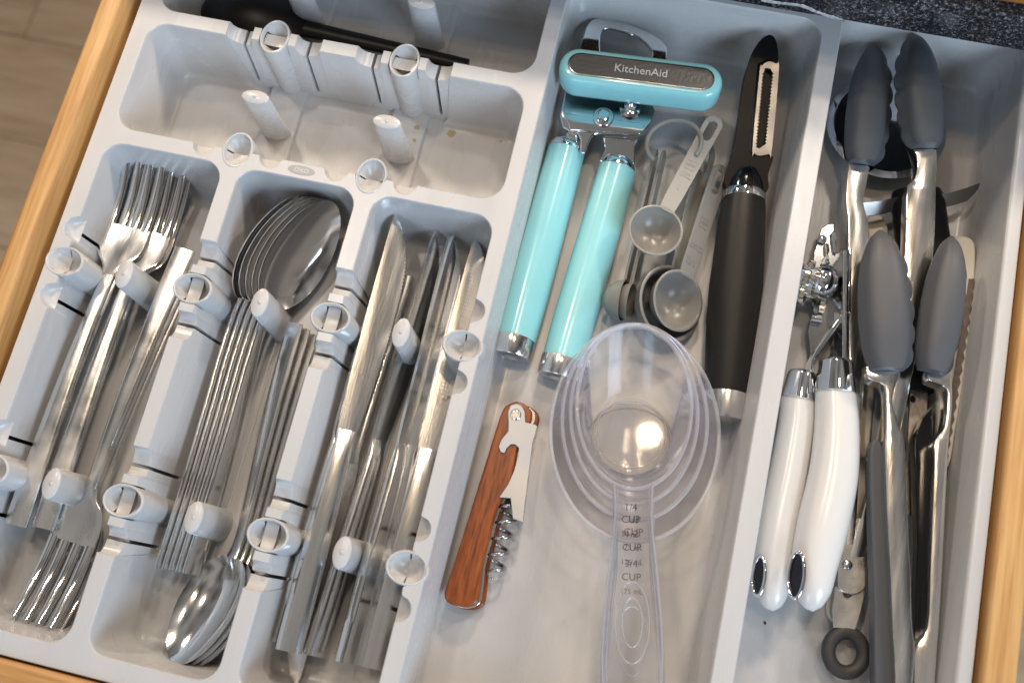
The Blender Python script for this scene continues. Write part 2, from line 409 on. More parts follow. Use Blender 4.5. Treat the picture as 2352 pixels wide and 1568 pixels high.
def fine_rect(x0, y0, x1, y1, r): return rloop(x0, y0, x1, y1, r, .11)
def back_open(y0, y1, r=1.35):
    """bay whose far bar (y1) or near bar is interrupted by the clip stations"""
    return fine_rect(-24.7, y0, -2.35, y1, r)
# comp2: its back bar is built as a divider, so bay 1 and bay 2 share one opening with stubs
def comb_back():
    out = []; r = 1.3; X0, X1, Y0, Y1 = -24.7, -2.35, 7.37, 21.9; B0, B1 = 14.24, 15.05; XL, XR = -20.15, -6.8
    def run(a, b, st=.11):
        n = max(1, int(math.dist(a, b)/st))
        for i in range(n): out.append((a[0]+(b[0]-a[0])*i/n, a[1]+(b[1]-a[1])*i/n))
    def arc(cx, cy, a, n=8):
        for i in range(n): out.append((cx+r*math.cos(a+PI/2*i/n), cy+r*math.sin(a+PI/2*i/n)))
    run((X0+r, Y0), (X1-r, Y0)); arc(X1-r, Y0+r, -PI/2); run((X1, Y0+r), (X1, B0-r), .4); arc(X1-r, B0-r, 0)
    run((X1-r, B0), (XR, B0), .4); run((XR, B0), (XR, B1), .3); run((XR, B1), (X1-r, B1), .4); arc(X1-r, B1+r, -PI/2)
    run((X1, B1+r), (X1, Y1-r), .4); arc(X1-r, Y1-r, 0); run((X1-r, Y1), (X0+r, Y1), .4); arc(X0+r, Y1-r, PI/2)
    run((X0, Y1-r), (X0, B1+r), .4); arc(X0+r, B1+r, PI); run((X0+r, B1), (XL, B1), .4); run((XL, B1), (XL, B0), .3); run((XL, B0), (X0+r, B0), .4); arc(X0+r, B0-r, PI/2)
    run((X0, B0-r), (X0, Y0+r), .4); arc(X0+r, Y0+r, PI)
    return out
gb, hb = basin(comb_back(), b2, slits=sl2)
BZ = -5.0
LEVM = [(0,0),(-.02,.03),(-.08,.06),(-.25,.09),(BZ+.5,.50),(BZ+.16,.60),(BZ+.03,.78),(BZ,1.1)]
KB_save = KB
KB = []
gm, hm = basin(rloop(-1.53, -19.7, 12.82, 21.7, 1.3, .5), levels=LEVM)
KB = KB_save
# rim
def rim(outer, holes, z, skirt):
    g = G(); bm = bmesh.new()
    for L in [outer] + holes:
        vs = [bm.verts.new((x, y, z)) for x, y in L]
        for a, c in zip(vs, vs[1:]+vs[:1]): bm.edges.new((a, c))
    bmesh.ops.triangle_fill(bm, edges=bm.edges[:], normal=(0,0,1)); bm.verts.index_update()
    g.add([v.co.copy() for v in bm.verts], [tuple(v.index for v in f.verts) for f in bm.faces]); bm.free()
    n = len(outer); cxm = sum(p[0] for p in outer)/n; cym = sum(p[1] for p in outer)/n; rings = []
    nor = []
    for i in range(n):
        a = V((*outer[i-1], 0)); b = V((*outer[i], 0)); c = V((*outer[(i+1) % n], 0))
        e0 = (b-a).normalized(); e1 = (c-b).normalized(); s_ = V((e0.y, -e0.x, 0)) + V((e1.y, -e1.x, 0)); nor.append(s_.normalized())
    for dz, off in skirt: rings.append([V((*outer[i], z+dz)) + nor[i]*off for i in range(n)])
    g.loft(rings, True, False, False)
    return g
outer = rloop(-25.6, -20.6, 13.78, 22.6, 1.0, 1.0)
gr = rim(outer, [hc, hb, hm], 0, [(0,0),(-.03,.035),(-.09,.05),(-.9,.06),(-4.9,.02)])
gr.build('rim', M_TRAY, tray, sharp=40)
gc.build('cutlery_bays', M_TRAY, tray, sharp=40); gb.build('back_bays', M_TRAY, tray, sharp=40); gm.build('middle_bin', M_TRAY, tray, sharp=40)
# divider bars with saddles, slits and blocks
def station(c):
    """height profile of a bar round one clip station at c (going in +)"""
    P = []
    def mir(d, z): P.append((d, z))
    mir(-2.80, 0); mir(-2.72, -.28); mir(-2.55, -.5); mir(-2.35, -.62); mir(-2.1, -.66); mir(-1.98, -.70)
    mir(-1.975, -4.1); mir(-1.80, -4.1); mir(-1.795, -.70); mir(-1.6, -.68); mir(-1.42, -.5); mir(-1.33, -.2); mir(-1.30, 0); mir(-.86, 0); mir(-.85, -.95); 
    P2 = P + [(-d, z) for d, z in reversed(P)]
    return [(c+d, z) for d, z in P2]
def bar(axis, centre, prof, half=.425):
    g = G(); rings = []
    for s_, z in prof:
        top = max(z, -4.1); hw = half + .105*(-top); hb_ = half + .5
        e = .05 if top > -.01 else 0.0
        pts = [(-hb_, FZ), (-hw-.02, top-.10), (-hw+.035, top-.02*(e > 0)), (hw-.035, top-.02*(e > 0)), (hw+.02, top-.10), (hb_, FZ)]
        rings.append([V((centre+a, s_, z_)) if axis == 'y' else V((s_, centre+a, z_)) for a, z_ in pts])
    return g.loft(rings, False, False, False)
for cx in (-17.275, -9.6):
    pr = sorted(station(-12.23) + station(-.75), key=lambda p: p[0])
    bar('y', cx, pr).build('divider_bar', M_TRAY, tray, sharp=38)
bar('x', 14.645, sorted(station(-17.27) + station(-9.6), key=lambda p: p[0]), .405).build('divider_bar', M_TRAY, tray, sharp=38)
# clip cups: hollow tubes with a split dish inside
def clip_cup(cx, cy, axis, kind='bar', r=.95):
    ex, ey = (1.16, .90) if axis == 'y' else (.90, 1.16)
    g = G(); M = Matrix.Translation((cx, cy, 0)) @ Matrix.Diagonal((ex, ey, 1, 1))
    g.lathe([(r+.12, FZ), (r+.05, -2.5), (r, -.08), (r-.03, 0), (r-.07, .03), (r-.12, .02), (r-.15, -.04), (r-.17, -.30)], M, 30)
    R = r-.155
    def strip(a0, a1, nx=6, ny=12, zc=-.78, rise=.55):
        vs = []; fs = []
        for i in range(nx+1):
            a = a0+(a1-a0)*i/nx; h = math.sqrt(max(0, R*R-a*a))
            for j in range(ny+1):
                b_ = -h+2*h*j/ny; z = zc + rise*(a*a+b_*b_)/(R*R)
                vs.append(V((cx+a*ex, cy+b_*ey, z)) if axis == 'y' else V((cx+b_*ex, cy+a*ey, z)))
        for i in range(nx):
            for j in range(ny): fs.append((i*(ny+1)+j, i*(ny+1)+j+1, (i+1)*(ny+1)+j+1, (i+1)*(ny+1)+j))
        g.add(vs, fs)
    if kind == 'bar':
        strip(-R, -.36, 6, 12, -1.0, .75); strip(-.30, .30, 4, 12, -.52, .10); strip(.36, R, 6, 12, -1.0, .75)
    else:
        strip(-R, -.035, 8, 12, -.85, .62); strip(.035, R, 8, 12, -.85, .62)
        g.box((cx, cy, -.83), (.26, .17, .06) if axis == 'y' else (.17, .26, .06))
    return g.build('clip_cup', M_TRAY, tray, sharp=35, weld=False)
for sy in ST_Y:
    for cx in (-24.62, -17.275, -9.6, -2.43): clip_cup(cx, sy, 'y', 'bar' if -20 < cx < -5 else 'side')
for sx in ST_X:
    clip_cup(sx, 14.645, 'x'); clip_cup(sx, 7.45, 'x', 'side')
# free-standing oval posts with a moulding nub
def post(cx, cy, a, b):
    g = G(); rings = []
    for z, k in ((FZ, 1.10), (-2, 1.02), (-.12, .97), (-.03, .94), (0, .88)):
        rings.append([V((cx+a*k*math.cos(t_), cy+b*k*math.sin(t_), z)) for t_ in [2*PI*i/30 for i in range(30)]])
    g.loft(rings, True, False, True)
    o = g.build('post', M_TRAY, tray, sharp=50)
    h = G(); h.lathe([(.10, -.01), (.09, .04), (.05, .07), (0.001, .08)], Matrix.Translation((cx, cy, 0)), 12); h.build('nub', M_TRAY, o, sharp=80).parent = o
    return o
for cx in (-21.17, -13.5, -5.75):
    for cy in ST_Y: post(cx, cy, .47, .84)
for cx in ST_X:
    for cy in (10.77, 18.47): post(cx, cy, .84, .44)
    # low rib on the floor that carries cup and post
    for y0, y1 in ((7.9, 14.0), (15.4, 21.4)):
        g = G(); g.loft([[V((cx+s_*hw, y, z)) for s_, hw, z in ((-1, 1.2, FZ-.05), (-1, 1.08, FZ+.28), (1, 1.08, FZ+.28), (1, 1.2, FZ-.05))] for y in (y0, y1)]); g.build('floor_rib', M_TRAY, tray, bevel=.06)
for cx in (-21.17, -13.5, -5.75):
    g = G(); g.loft([[V((cx+s_*hw, y, z)) for s_, hw, z in ((-1, .11, FZ-.05), (-1, .06, FZ+.09), (1, .06, FZ+.09), (1, .11, FZ-.05))] for y in (-17.2, 4.6)]); g.build('floor_rib', M_TRAY, tray, bevel=.03)
# oval maker's badge on the rim
def text(body, size, name, mt, parent, M, ext=.01, font_bold=0.0, align='CENTER', shear=0):
    c = bpy.data.curves.new(name, 'FONT'); c.body = body; c.size = size; c.extrude = ext; c.offset = font_bold; c.align_x = align; c.align_y = 'CENTER'; c.shear = shear
    c.resolution_u = 3
    o = bpy.data.objects.new(name, c); COL.objects.link(o)
    dg = bpy.context.evaluated_depsgraph_get(); me = bpy.data.meshes.new_from_object(o.evaluated_get(dg)); bpy.data.objects.remove(o); bpy.data.curves.remove(c)
    off = origin_of(parent)
    for v in me.vertices: v.co = (M @ v.co - off) * S
    me.name = name; me.materials.clear(); me.materials.append(mt)
    p = bpy.data.objects.new(name, me); COL.objects.link(p); p.parent = parent
    return p
M_BADGE = mat('badge_grey', (.36, .36, .36), .4)
g = G(); g.prism([(x*1.0, y) for x, y in [(-13.43+.78*math.cos(a), 6.98+.27*math.sin(a)) for a in [2*PI*i/36 for i in range(36)]]], -.02, .012); bo = g.build('badge', M_BADGE, tray)
lt = text('OXO', .36, 'badge_letters', M_TRAY, tray, Matrix.Translation((-13.43, 6.98, .014)), .004, .006); 
# faint drips on the floor of the wide bay
M_STAIN = mat('dried_drip', (.42, .33, .16), .35)
for i, (u, v_, rr_) in enumerate(((958, 293, .16), (1037, 307, .30), (1095, 299, .22), (952, 322, .12), (1150, 325, .09), (980, 298, .06))):
    p = at(u, v_, FZ+.3 if u < 985 else FZ); q = random.Random(i)
    g = G(); g.prism([(p.x+rr_*(.7+.5*q.random())*math.cos(a), p.y+rr_*(.6+.5*q.random())*math.sin(a)) for a in [2*PI*k_/16 for k_ in range(16)]], p.z-.005, p.z+.006); g.build('drip_stain', M_STAIN, tray)

# ------------------------------------------------------------------ the extension tray on the right
ext = thing('extension_tray', 'pale grey sliding extension tray at the right, holding tongs and openers', 'tray', (19, 1, -5.2))
RZ = -5.15
KB = []
ge, he = basin(rloop(12.4, -19.8, 23.74, 22.7, 1.2, .6), levels=[(0,0),(-.02,.03),(-.08,.05),(-.3,.06),(RZ+.5,.30),(RZ+.16,.42),(RZ+.03,.58),(RZ,.9)])
for i, p in enumerate(ge.v):
    if p.x < 14.2 and p.z > RZ+.01: ge.v[i] = V((13.0, p.y, min(p.z, RZ+.02)))
KB = KB_save
ge.build('bin', M_TRAY, ext, sharp=40)
g = G(); pr = [(23.74, -.25), (23.745, -.05), (23.79, -.005), (23.9, .01), (24.3, .01), (24.42, -.02), (24.46, -.1), (24.47, -1.4)]
g.loft([[V((x, y, z)) for x, z in pr] for y in (-20.4, 22.5)], False, False, False); g.build('rim', M_TRAY, ext, sharp=40)

# ------------------------------------------------------------------ cutlery
def swept(g, secs, n=10, cap=True):
    """secs: (y, half width, z centre, thickness, dish) -> rounded flat bar along +y"""
    rings = []
    for y, w, z, th, dish in secs:
        r = []
        for k in range(n):               # upper side right to left, then lower side
            x = w*math.cos(PI*k/(n-1)); e = (1-(abs(x)/w)**6) if w else 0
            r.append(V((x, y, z + dish*(x/w)**2 + th/2*(.35+.65*e))))
        for k in range(n):
            x = -w*math.cos(PI*k/(n-1)); e = (1-(abs(x)/w)**6) if w else 0
            r.append(V((x, y, z + dish*(x/w)**2 - th/2*(.35+.65*e))))
        rings.append(r)
    return g.loft(rings, True, cap, cap)
def table(y0, y1, n, *tabs):
    out = []
    for i in range(n+1):
        y = y0+(y1-y0)*i/n; out.append((y,) + tuple(sinterp(t_, y) for t_ in tabs))
    return out
FORK_L = 20.6
fz = [(0, .95), (4, 1.05), (9, .95), (12.5, .62), (14.2, .36), (16.2, .14), (18, .24), (19.6, .68), (20.6, 1.10)]
def fork(label, M, group):
    o = local('fork', label, 'fork', M, group)
    g = G(); swept(g, table(0, 13.6, 22, [(0, .57), (.6, .58), (6, .48), (11, .37), (13.6, .32)], fz, [(0, .24), (8, .28), (13.6, .30)], [(0, -.02), (13, -.03)]), 8); g.build('handle', M_WORN, o, sharp=50)
    g = G(); swept(g, table(13.6, 16.5, 14, [(13.6, .36), (14.1, .52), (14.6, .95), (15.1, 1.2), (15.7, 1.26), (16.5, 1.24)], fz, [(13.6, .30), (15, .18), (16.5, .16)], [(13.6, 0), (15, .10), (16.5, .06)]), 12); g.build('head', M_STEEL, o, sharp=50)
    for i in range(4):
        xc = -.99 + .66*i; g = G(); rings = []
        for k in range(13):
            t = k/12; y = 16.4 + 4.2*t; w = .25 - .10*t**1.5; h = .085 - .025*t; z = sinterp(fz, y) + .05*(1-t)*(abs(xc)/1.2)**2
            x = xc*(1 + .00*t)
            rings.append([V((x+w*c_, y, z+h*s_)) for c_, s_ in ((1,0),(.8,.8),(0,1),(-.8,.8),(-1,0),(-.8,-.8),(0,-1),(.8,-.8))])
        g.loft(rings); g.build('tine', M_POL, o, sharp=60)
    return o
FK = [((55, 1208, -3.1), (352, 368, -2.7), 4, 'uppermost dinner fork with tines toward the back of the left bay'),
      ((112, 1214, -3.45), (394, 378, -3.0), 10, 'dinner fork stacked just right of the uppermost fork, tines to the back'),
      ((57, 1206, -3.5), (368, 374, -3.2), 2, 'dinner fork lying under the uppermost fork, its handle under the left handle'),
      ((112, 1212, -3.85), (408, 384, -3.5), 10, 'lowest dinner fork of the back-pointing stack, showing at its right edge'),
      ((437, 585, -3.1), (94, 1424, -3.3), -4, 'top dinner fork with tines pointing to the front of the left bay'),
      ((430, 625, -3.45), (88, 1440, -3.7), -8, 'dinner fork beneath the top front-pointing fork, tips slightly lower'),
      ((443, 640, -3.85), (108, 1458, -4.1), 4, 'lowest of the three front-pointing forks in the left bay')]
def cutlery(maker, rows, L, group):
    first = None
    for a, b, roll, lab in rows:
        M = frame(at(*a), at(*b), roll, L)
        if first is None: first = maker(lab, M, group)
        else: dup(first, M, lab)
cutlery(fork, FK, FORK_L, 'steel dinner forks in the left bay')
SPOON_L = 20.8
sz = [(0, 0), (4, -.42), (8, -1.0), (11.5, -1.58), (13.6, -1.78), (14.4, -1.66), (17.5, -.86), (20.8, 0)]
def spoon(label, M, group):
    o = local('spoon', label, 'spoon', M, group)
    g = G(); swept(g, table(0, 14.4, 24, [(0, .58), (.6, .60), (6, .52), (11, .40), (13.4, .33), (14.4, .40)], sz, [(0, .24), (8, .28), (14.4, .26)], [(0, -.02), (13, -.02)]), 8); g.build('handle', M_STEEL, o, sharp=50)
    # bowl: an egg-shaped shell with thickness
    def shell(off):
        rings = []
        for j in range(9):
            rr = j/8; ring = []
            for k in range(36):
                a = 2*PI*k/36; yy_ = math.sin(a); wx = 2.08*math.cos(a)*(1-.10*yy_); ly = 3.25*yy_
                x = wx*rr; y = 17.5 + ly*rr - .15*(1-rr); z = -1.66 + 1.66*(y-14.25)/6.5 - .98*(1-rr**2)**.8
                ring.append(V((x, y, z + off*(1 - .25*rr**6))))
            rings.append(ring)
        return rings
    A = shell(0); B = shell(-.13)
    g = G(); g.loft(A, True, True, False); g.loft(B, True, True, False); g.loft([A[-1], B[-1]], True, False, False); g.build('bowl', M_POL, o, sharp=55)
    return o
SP = []
names = ['right-most of five tablespoons tilted on edge, its whole bowl visible', 'second tablespoon from the right in the tilted stack of five', 'third tablespoon in the tilted stack of five, only its rim showing', 'fourth tablespoon in the tilted stack, left of centre', 'left-most tablespoon of the tilted stack at the back of the middle bay']
for k in range(5):
    SP.append(((440-16*k, 1318-3*k, -2.9-.12*k), (766-14*k, 462-3*k, -1.0-.20*k), 62+1.2*k, names[k]))
names = ['top tablespoon with its bowl toward the front of the middle bay', 'tablespoon nested under the top front-pointing spoon', 'lowest of the three tablespoons with bowls toward the front']
for k in range(3):
    SP.append(((678+17*k, 742+12*k, -2.3-.38*k), (402+13*k, 1526+4*k, -2.3-.35*k), 20, names[k]))
cutlery(spoon, SP, SPOON_L, 'steel tablespoons in the middle cutlery bay')
KNIFE_L = 23.0
def knife(label, M, group):
    o = local('table_knife', label, 'knife', M, group)
    g = G(); rings = []
    for i in range(25):
        y = 11.2*i/24; w = sinterp([(0, .66), (.3, .68), (5, .66), (9.6, .54), (10.6, .48), (11.2, .52)], y); h = sinterp([(0, .34), (5, .38), (9, .36), (10.4, .30), (11.2, .12)], y)
        rings.append([V((w*cx_, y, .42+h*cz_)) for cx_, cz_ in ((1,0),(.97,.55),(.8,.86),(.4,1),(-.4,1),(-.8,.86),(-.97,.55),(-1,0),(-.97,-.55),(-.8,-.86),(-.4,-1),(.4,-1),(.8,-.86),(.97,-.55))])
    g.loft(rings); g.build('handle', M_STEEL, o, sharp=40)
    # blade: straight spine at -x, curved toothed edge at +x
    out = []; 
    n = 118
    left = []; right = []
    for i in range(n+1):
        y = 11.0 + 12.0*i/n
        sp_ = sinterp([(11.0, -.5), (12, -.56), (17, -.60), (21, -.58), (22.6, -.54), (23, -.46)], y)
        ed = sinterp([(11.0, .5), (12, .62), (14, .78), (18, .9), (20.3, .78), (21.7, .42), (22.6, -.02), (23, -.40)], y)
        if 14.0 < y < 22.6: ed += .035*(1 if i % 2 else -1)
        left.append((sp_, y)); right.append((ed, y))
    def sec(i):
        l, y = left[i]; r, _ = right[i]; m_ = l + (r-l)*.62
        return [V((l, y, .42-.085)), V((m_, y, .42-.07)), V((r, y, .42)), V((m_, y, .42+.07)), V((l, y, .42+.085))]
    g = G(); g.loft([sec(i) for i in range(n+1)]); g.build('blade', M_STEEL, o, sharp=25)
    return o
KN = [((663, 1492, -3.0), (925, 508, -2.3), 14, 'broad table knife on top of the right bay, blade lit orange near its tip'),
      ((628, 1468, -3.7), (900, 528, -3.0), 66, 'table knife standing on edge along the left wall of the right bay'),
      ((712, 1500, -3.5), (1000, 543, -3.3), 52, 'table knife tilted on edge just right of the broad top knife'),
      ((781, 1516, -3.1), (1036, 549, -3.0), 62, 'table knife on edge in the middle of the right bay'),
      ((815, 1521, -3.7), (1046, 549, -3.5), 20, 'flat grey table knife right of the middle post'),
      ((848, 1530, -3.9), (1108, 559, -3.7), 10, 'right-most table knife half hidden beside the bay wall'),
      ((930, 640, -4.45), (668, 1570, -4.3), 4, 'table knife turned round, its rounded tip pointing to the front')]
cutlery(knife, KN, KNIFE_L, 'steel table knives in the right cutlery bay')
# black serving spoon lying in the back bay
sv = thing('serving_spoon', 'black plastic serving spoon lying along the back bay', 'serving spoon', at(850, 60, -4))
g = G(); p0, p1 = at(700, 66, -3.4), at(1075, 150, -3.4)
path = [lerp(p0, p1, i/12) for i in range(13)]; g.tube(path, [.55-.012*i for i in range(13)], 12, .55); g.build('handle', M_BLACK, sv)
c0 = at(585, 45, -3.7); ax = (p1-p0).normalized(); sd = V((-ax.y, ax.x, 0)); rings = []
for j in range(8):
    rr_ = j/7; rings.append([c0 + ax*(3.4*rr_*math.cos(a)) + sd*(2.3*rr_*math.sin(a)) + V((0, 0, .9*(1-rr_**2)+.25)) for a in [2*PI*k/32 for k in range(32)]])
low = [[p + V((0, 0, -.16)) for p in r] for r in rings]
g = G(); g.loft(rings, True, True, False); g.loft(low, True, True, False); g.loft([rings[-1], low[-1]], True, False, False); g.build('bowl', M_BLACK, sv, sharp=50)

# ------------------------------------------------------------------ helpers for traced shapes
def slab(g, pts, z0, z1, tilt=None):
    """plate of real thickness whose upper outline is given in picture points at height z1 (or a height per point)"""
    top = [at(u, v, z1 if tilt is None else z1 + tilt(u, v)) for u, v in pts]
    low = [V((p.x, p.y, p.z - (z1 - z0))) for p in top]
    return g.loft([low, top])
def ring_slab(g, outer, hole, z0, z1):
    O = [at(u, v, z1) for u, v in outer]; H = [at(u, v, z1) for u, v in hole]
    return g.plate([(p.x, p.y) for p in O], [[(p.x, p.y) for p in H]], z0, z1)
def at_plane(u, v, z0, y0, s_):
    # picture ray met with the tilted plane z = z0 + s_*(y - y0)
    d = at(u, v, 0) - CAM; t = (z0 + s_*(CAM.y - y0) - CAM.z) / (d.z - s_*d.y); return CAM + d*t
def tilted(g, outer, holes, th, z0, y0, s_):
    O = [at_plane(u, v, z0, y0, s_) for u, v in outer]; H = [[at_plane(u, v, z0, y0, s_) for u, v in h] for h in holes]
    b = len(g.v); g.plate([(p.x, p.y) for p in O], [[(p.x, p.y) for p in h] for h in H], -th, 0)
    for i in range(b, len(g.v)): q = g.v[i]; g.v[i] = V((q.x, q.y, q.z + z0 + s_*(q.y - y0)))
    return g
def smooth_loop(pts, n=4):
    P = [V((*p, 0)) for p in pts]; m = len(P); out = []
    for i in range(m):
        a, b, c, d = P[i-1], P[i], P[(i+1) % m], P[(i+2) % m]
        for k in range(n):
            t = k/n; q = 0.5*((2*b)+(c-a)*t+(2*a-5*b+4*c-d)*t*t+(3*b-a-3*c+d)*t**3); out.append((q.x, q.y))
    return out
def rg(ox, oy, sc, pts): return [((ox+x/sc)/1.530612, (oy+y/sc)/1.530612) for x, y in pts]
def R3(*p): return rg(1800, 0, 1.96, p)
def R7(*p): return rg(1700, 700, 1.742, p)
def B3(*p): return rg(1700, 1500, 1.742, p)
def R8(*p): return rg(2600, 700, 1.742, p)
def B4(*p): return rg(2600, 1500, 1.742, p)
def axes(o, xdir, zdir=V((0, 0, 1))):
    x = xdir.normalized(); z = (zdir - x*zdir.dot(x)).normalized(); y = z.cross(x)
    return Matrix.Translation(o) @ Matrix((x, y, z)).transposed().to_4x4()

# ------------------------------------------------------------------ turquoise can opener
co = thing('can_opener', 'turquoise handled can opener with chrome body lying in the middle bin', 'can opener', at(1330, 500, -5))
def grip(p0, p1, name):
    d = (p1-p0).normalized(); Lh = (p1-p0).length
    M = axes(p0, V((0, 0, 1)).cross(d), V((0, 0, 1)))
    Mz = Matrix.Translation(p0) @ d.to_track_quat('Z', 'Y').to_matrix().to_4x4()
    g = G(); rings = []
    for i in range(17):
        t = i/16; r = sinterp([(0, 1.1), (.3, 1.15), (.75, 1.19), (1, 1.14)], t)
        rings.append([Mz @ V((r*math.cos(a)*(1+.03*math.cos(3*a)), r*.96*math.sin(a), Lh*t)) for a in [2*PI*k/40 for k in range(40)]])
    g.loft(rings); o = g.build('handle', M_AQUA, co, sharp=60)
    g = G(); g.lathe([(.3, -.62), (.8, -.60), (1.02, -.45), (1.1, -.12), (1.12, .02), (.9, .03)], Mz, 40, True, True); g.build('collar', M_POL, o, sharp=50)
    g = G(); g.lathe([(.9, Lh-.05), (1.135, Lh-.02), (1.15, Lh+.15), (1.13, Lh+1.0), (1.08, Lh+1.07), (.5, Lh+1.09), (.42, Lh+1.03), (.25, Lh+.95), (.01, Lh+.94)], Mz, 40); g.build('end_cap', M_STEEL, o, sharp=40)
    return o
hA = grip(at(1299, 348, -3.85), at(1183, 778, -3.95), 'a'); hB = grip(at(1417, 390, -3.85), at(1291, 826, -3.95), 'b')
g = G(); slab(g, R3((380, 560), (960, 640), (985, 760), (955, 850), (925, 890), (885, 930), (620, 915), (570, 925), (545, 950), (500, 1060), (470, 1050), (470, 960), (450, 915), (400, 905), (350, 880), (330, 800)), -3.15, -2.85); g.build('body_plate', M_CHROME, co, bevel=.08)
g = G(); slab(g, R3((360, 780), (560, 800), (900, 850), (925, 885), (880, 925), (620, 905), (400, 895)), -2.84, -2.70); g.build('jaw_plate', M_CHROME, co, bevel=.05)
g = G(); slab(g, R3((620, 925), (880, 940), (850, 1010), (845, 1130), (600, 1110), (640, 1030)), -3.55, -3.2); g.build('lower_arm', M_CHROME, co, bevel=.08)
g = G(); slab(g, R3((375, 900), (455, 915), (455, 1010), (360, 1000)), -3.6, -2.9); g.build('upper_arm', M_CHROME, co, bevel=.15)
p = at(*R3((630, 805))[0], -2.6)
g = G(); g.lathe([(.60, -.12), (.60, 0), (.56, .05), (.48, .05), (.46, .0), (.36, .0), (.34, .22), (.28, .27), (.01, .27)], Matrix.Translation(p), 30); g.build('rivet', M_CHROME, co, sharp=30)
p = at(*R3((815, 735))[0], -2.6); g = G(); g.lathe([(.62, -.15), (.62, 0), (.5, .06), (.40, .02), (.38, .3), (.2, .36), (.18, 1.5)], Matrix.Translation(p), 26); g.build('axle', M_CHROME, co, sharp=30)
g = G(); slab(g, smooth_loop(R3((470, 360), (492, 250), (525, 165), (580, 125), (660, 120), (760, 148), (900, 200), (1005, 258), (1058, 310), (1068, 365), (1055, 420), (962, 420), (968, 360), (925, 300), (850, 240), (815, 244), (790, 222), (700, 198), (640, 203), (612, 240), (606, 330), (606, 400)), 3), -3.25, -2.95); g.build('bottle_opener', M_CHROME, co, bevel=.06)
ca, cb = at(*R3((450, 440))[0], -.2), at(*R3((1330, 548))[0], -.2)
KM = axes((ca+cb)/2 + V((0, .0, 0)), cb-ca); KL = (cb-ca).length
g = G(); rings = []
for z, ins in ((-1.95, .42), (-1.92, .26), (-1.75, .08), (-1.45, 0), (-.5, .0), (-.22, .06), (-.06, .16), (0, .30)):
    rings.append([KM @ V((x, y, z)) for x, y in capsule2(KL-.2, 1.12-ins, 14)])
g.loft(rings); ck = g.build('crank_handle', M_AQUA, co, sharp=60)
g = G(); g.loft([[KM @ V((x, y, z)) for x, y in capsule2(KL-.35, r, 14)] for r, z in ((.70, -.05), (.70, .02), (.66, .045))]); g.build('inlay', M_STEEL, ck, sharp=40)
M_INL = mat('dark_inlay', (.11, .113, .116), .33, .9, bump=.1, bscale=500)
M_LET = mat('bright_letters', (.80, .80, .80), .22, .6)
g = G(); g.loft([[KM @ V((x, y, z)) for x, y in capsule2(KL-.40, r, 14)] for r, z in ((.62, .046), (.61, .058))]); g.build('inlay_face', M_INL, ck, sharp=40)
text('KitchenAid', .66, 'raised_letters', M_LET, ck, KM @ Matrix.Translation((0, -.02, .07)), .035, .003)

# ------------------------------------------------------------------ grey measuring spoons on a ring
def mspoon(label, bowl_c, hand_e, roll, r, hw, z_b, z_h, lett=None, slot=True):
    c = at(*bowl_c, z_b); h = at(*hand_e, z_h)
    y = (h-c).normalized(); M = frame(c, h, roll); Lh = (h-c).length
    o = local('measuring_spoon', label, 'measuring spoon', M, 'grey plastic measuring spoons on a ring')
    g = G(); n = 40; P = []
    prof = [(.01, -r*.92), (r*.35, -r*.87), (r*.65, -r*.68), (r*.86, -r*.36), (r*.97, -.06), (r*1.0, 0), (r*.97, .03), (r*.92, .02), (r*.89, -.06), (r*.78, -r*.36), (r*.58, -r*.62), (r*.3, -r*.77), (.01, -r*.81)]
    g.lathe(prof, None, n); g.build('bowl', M_GREYP, o, sharp=50)
    end = Lh; inner = [(x, y_) for x, y_ in ([(hw*.45*math.cos(a), end-hw*1.1+hw*.45*math.sin(a)) for a in [PI*k/8 for k in range(9)]] + [(hw*.45*math.cos(a), end-hw*2.6+hw*.45*math.sin(a)) for a in [PI+PI*k/8 for k in range(9)]])]
    outer = [(-hw*.8, r*.86), (hw*.8, r*.86), (hw*.9, r*1.5)] + [(hw*math.cos(a), end-hw+hw*math.sin(a)) for a in [PI*k/12 for k in range(13)]] + [(-hw*.9, r*1.5)]
    g = G(); g.plate(outer, [inner] if slot else [], -.16, .0); hd = g.build('handle', M_GREYP, o, bevel=.03, sharp=40)
    if lett:
        for body, yy_, sz_ in lett:
            text(body, sz_, 'embossed_letters', M_GREYP, o, Matrix.Translation((0, yy_, .012)) @ Matrix.Rotation(PI if True else 0, 4, 'Z'), .012, .008)
        for dx in (-.16, .16):
            for dy in (-.16, .16):
                g = G(); a = PI/4; q = Matrix.Translation((0, Lh*.56, 0)) @ Matrix.Rotation(PI/4*0+.05, 4, 'Z')
                g.plate([( dx-.14, dy-.14), (dx+.14, dy-.14), (dx+.14, dy+.14), (dx-.14, dy+.14)], [[(dx-.1, dy-.1), (dx+.1, dy-.1), (dx+.1, dy+.1), (dx-.1, dy+.1)]], -.01, .02, q); g.build('emblem_square', M_GREYP, o)
    return o
mspoon('one-teaspoon grey measuring spoon lying on top, round bowl up, handle slanting right', (1506, 528), (1648, 268), 4, 1.5, .55, -1.7, -2.2, [('1', 3.0, .6), ('tsp', 3.75, .6)])
mspoon('larger grey measuring spoon tilted right beside the black peeler, handle marked half tablespoon', (1558, 690), (1662, 380), 34, 1.72, .62, -3.0, -3.3, [('1/2', 2.45, .6), ('tbsp', 3.3, .6)])
mspoon('largest grey measuring spoon nested outside the tilted half-tablespoon bowl', (1540, 697), (1630, 330), 34, 2.15, .62, -3.25, -3.8)
mspoon('small grey measuring spoon standing on edge against the turquoise handle', (1432, 690), (1512, 345), 76, 1.22, .45, -3.55, -3.9)
mspoon('smallest grey measuring spoon on edge, just right of its neighbour on edge', (1449, 694), (1530, 348), 76, 1.12, .45, -3.55, -3.9)
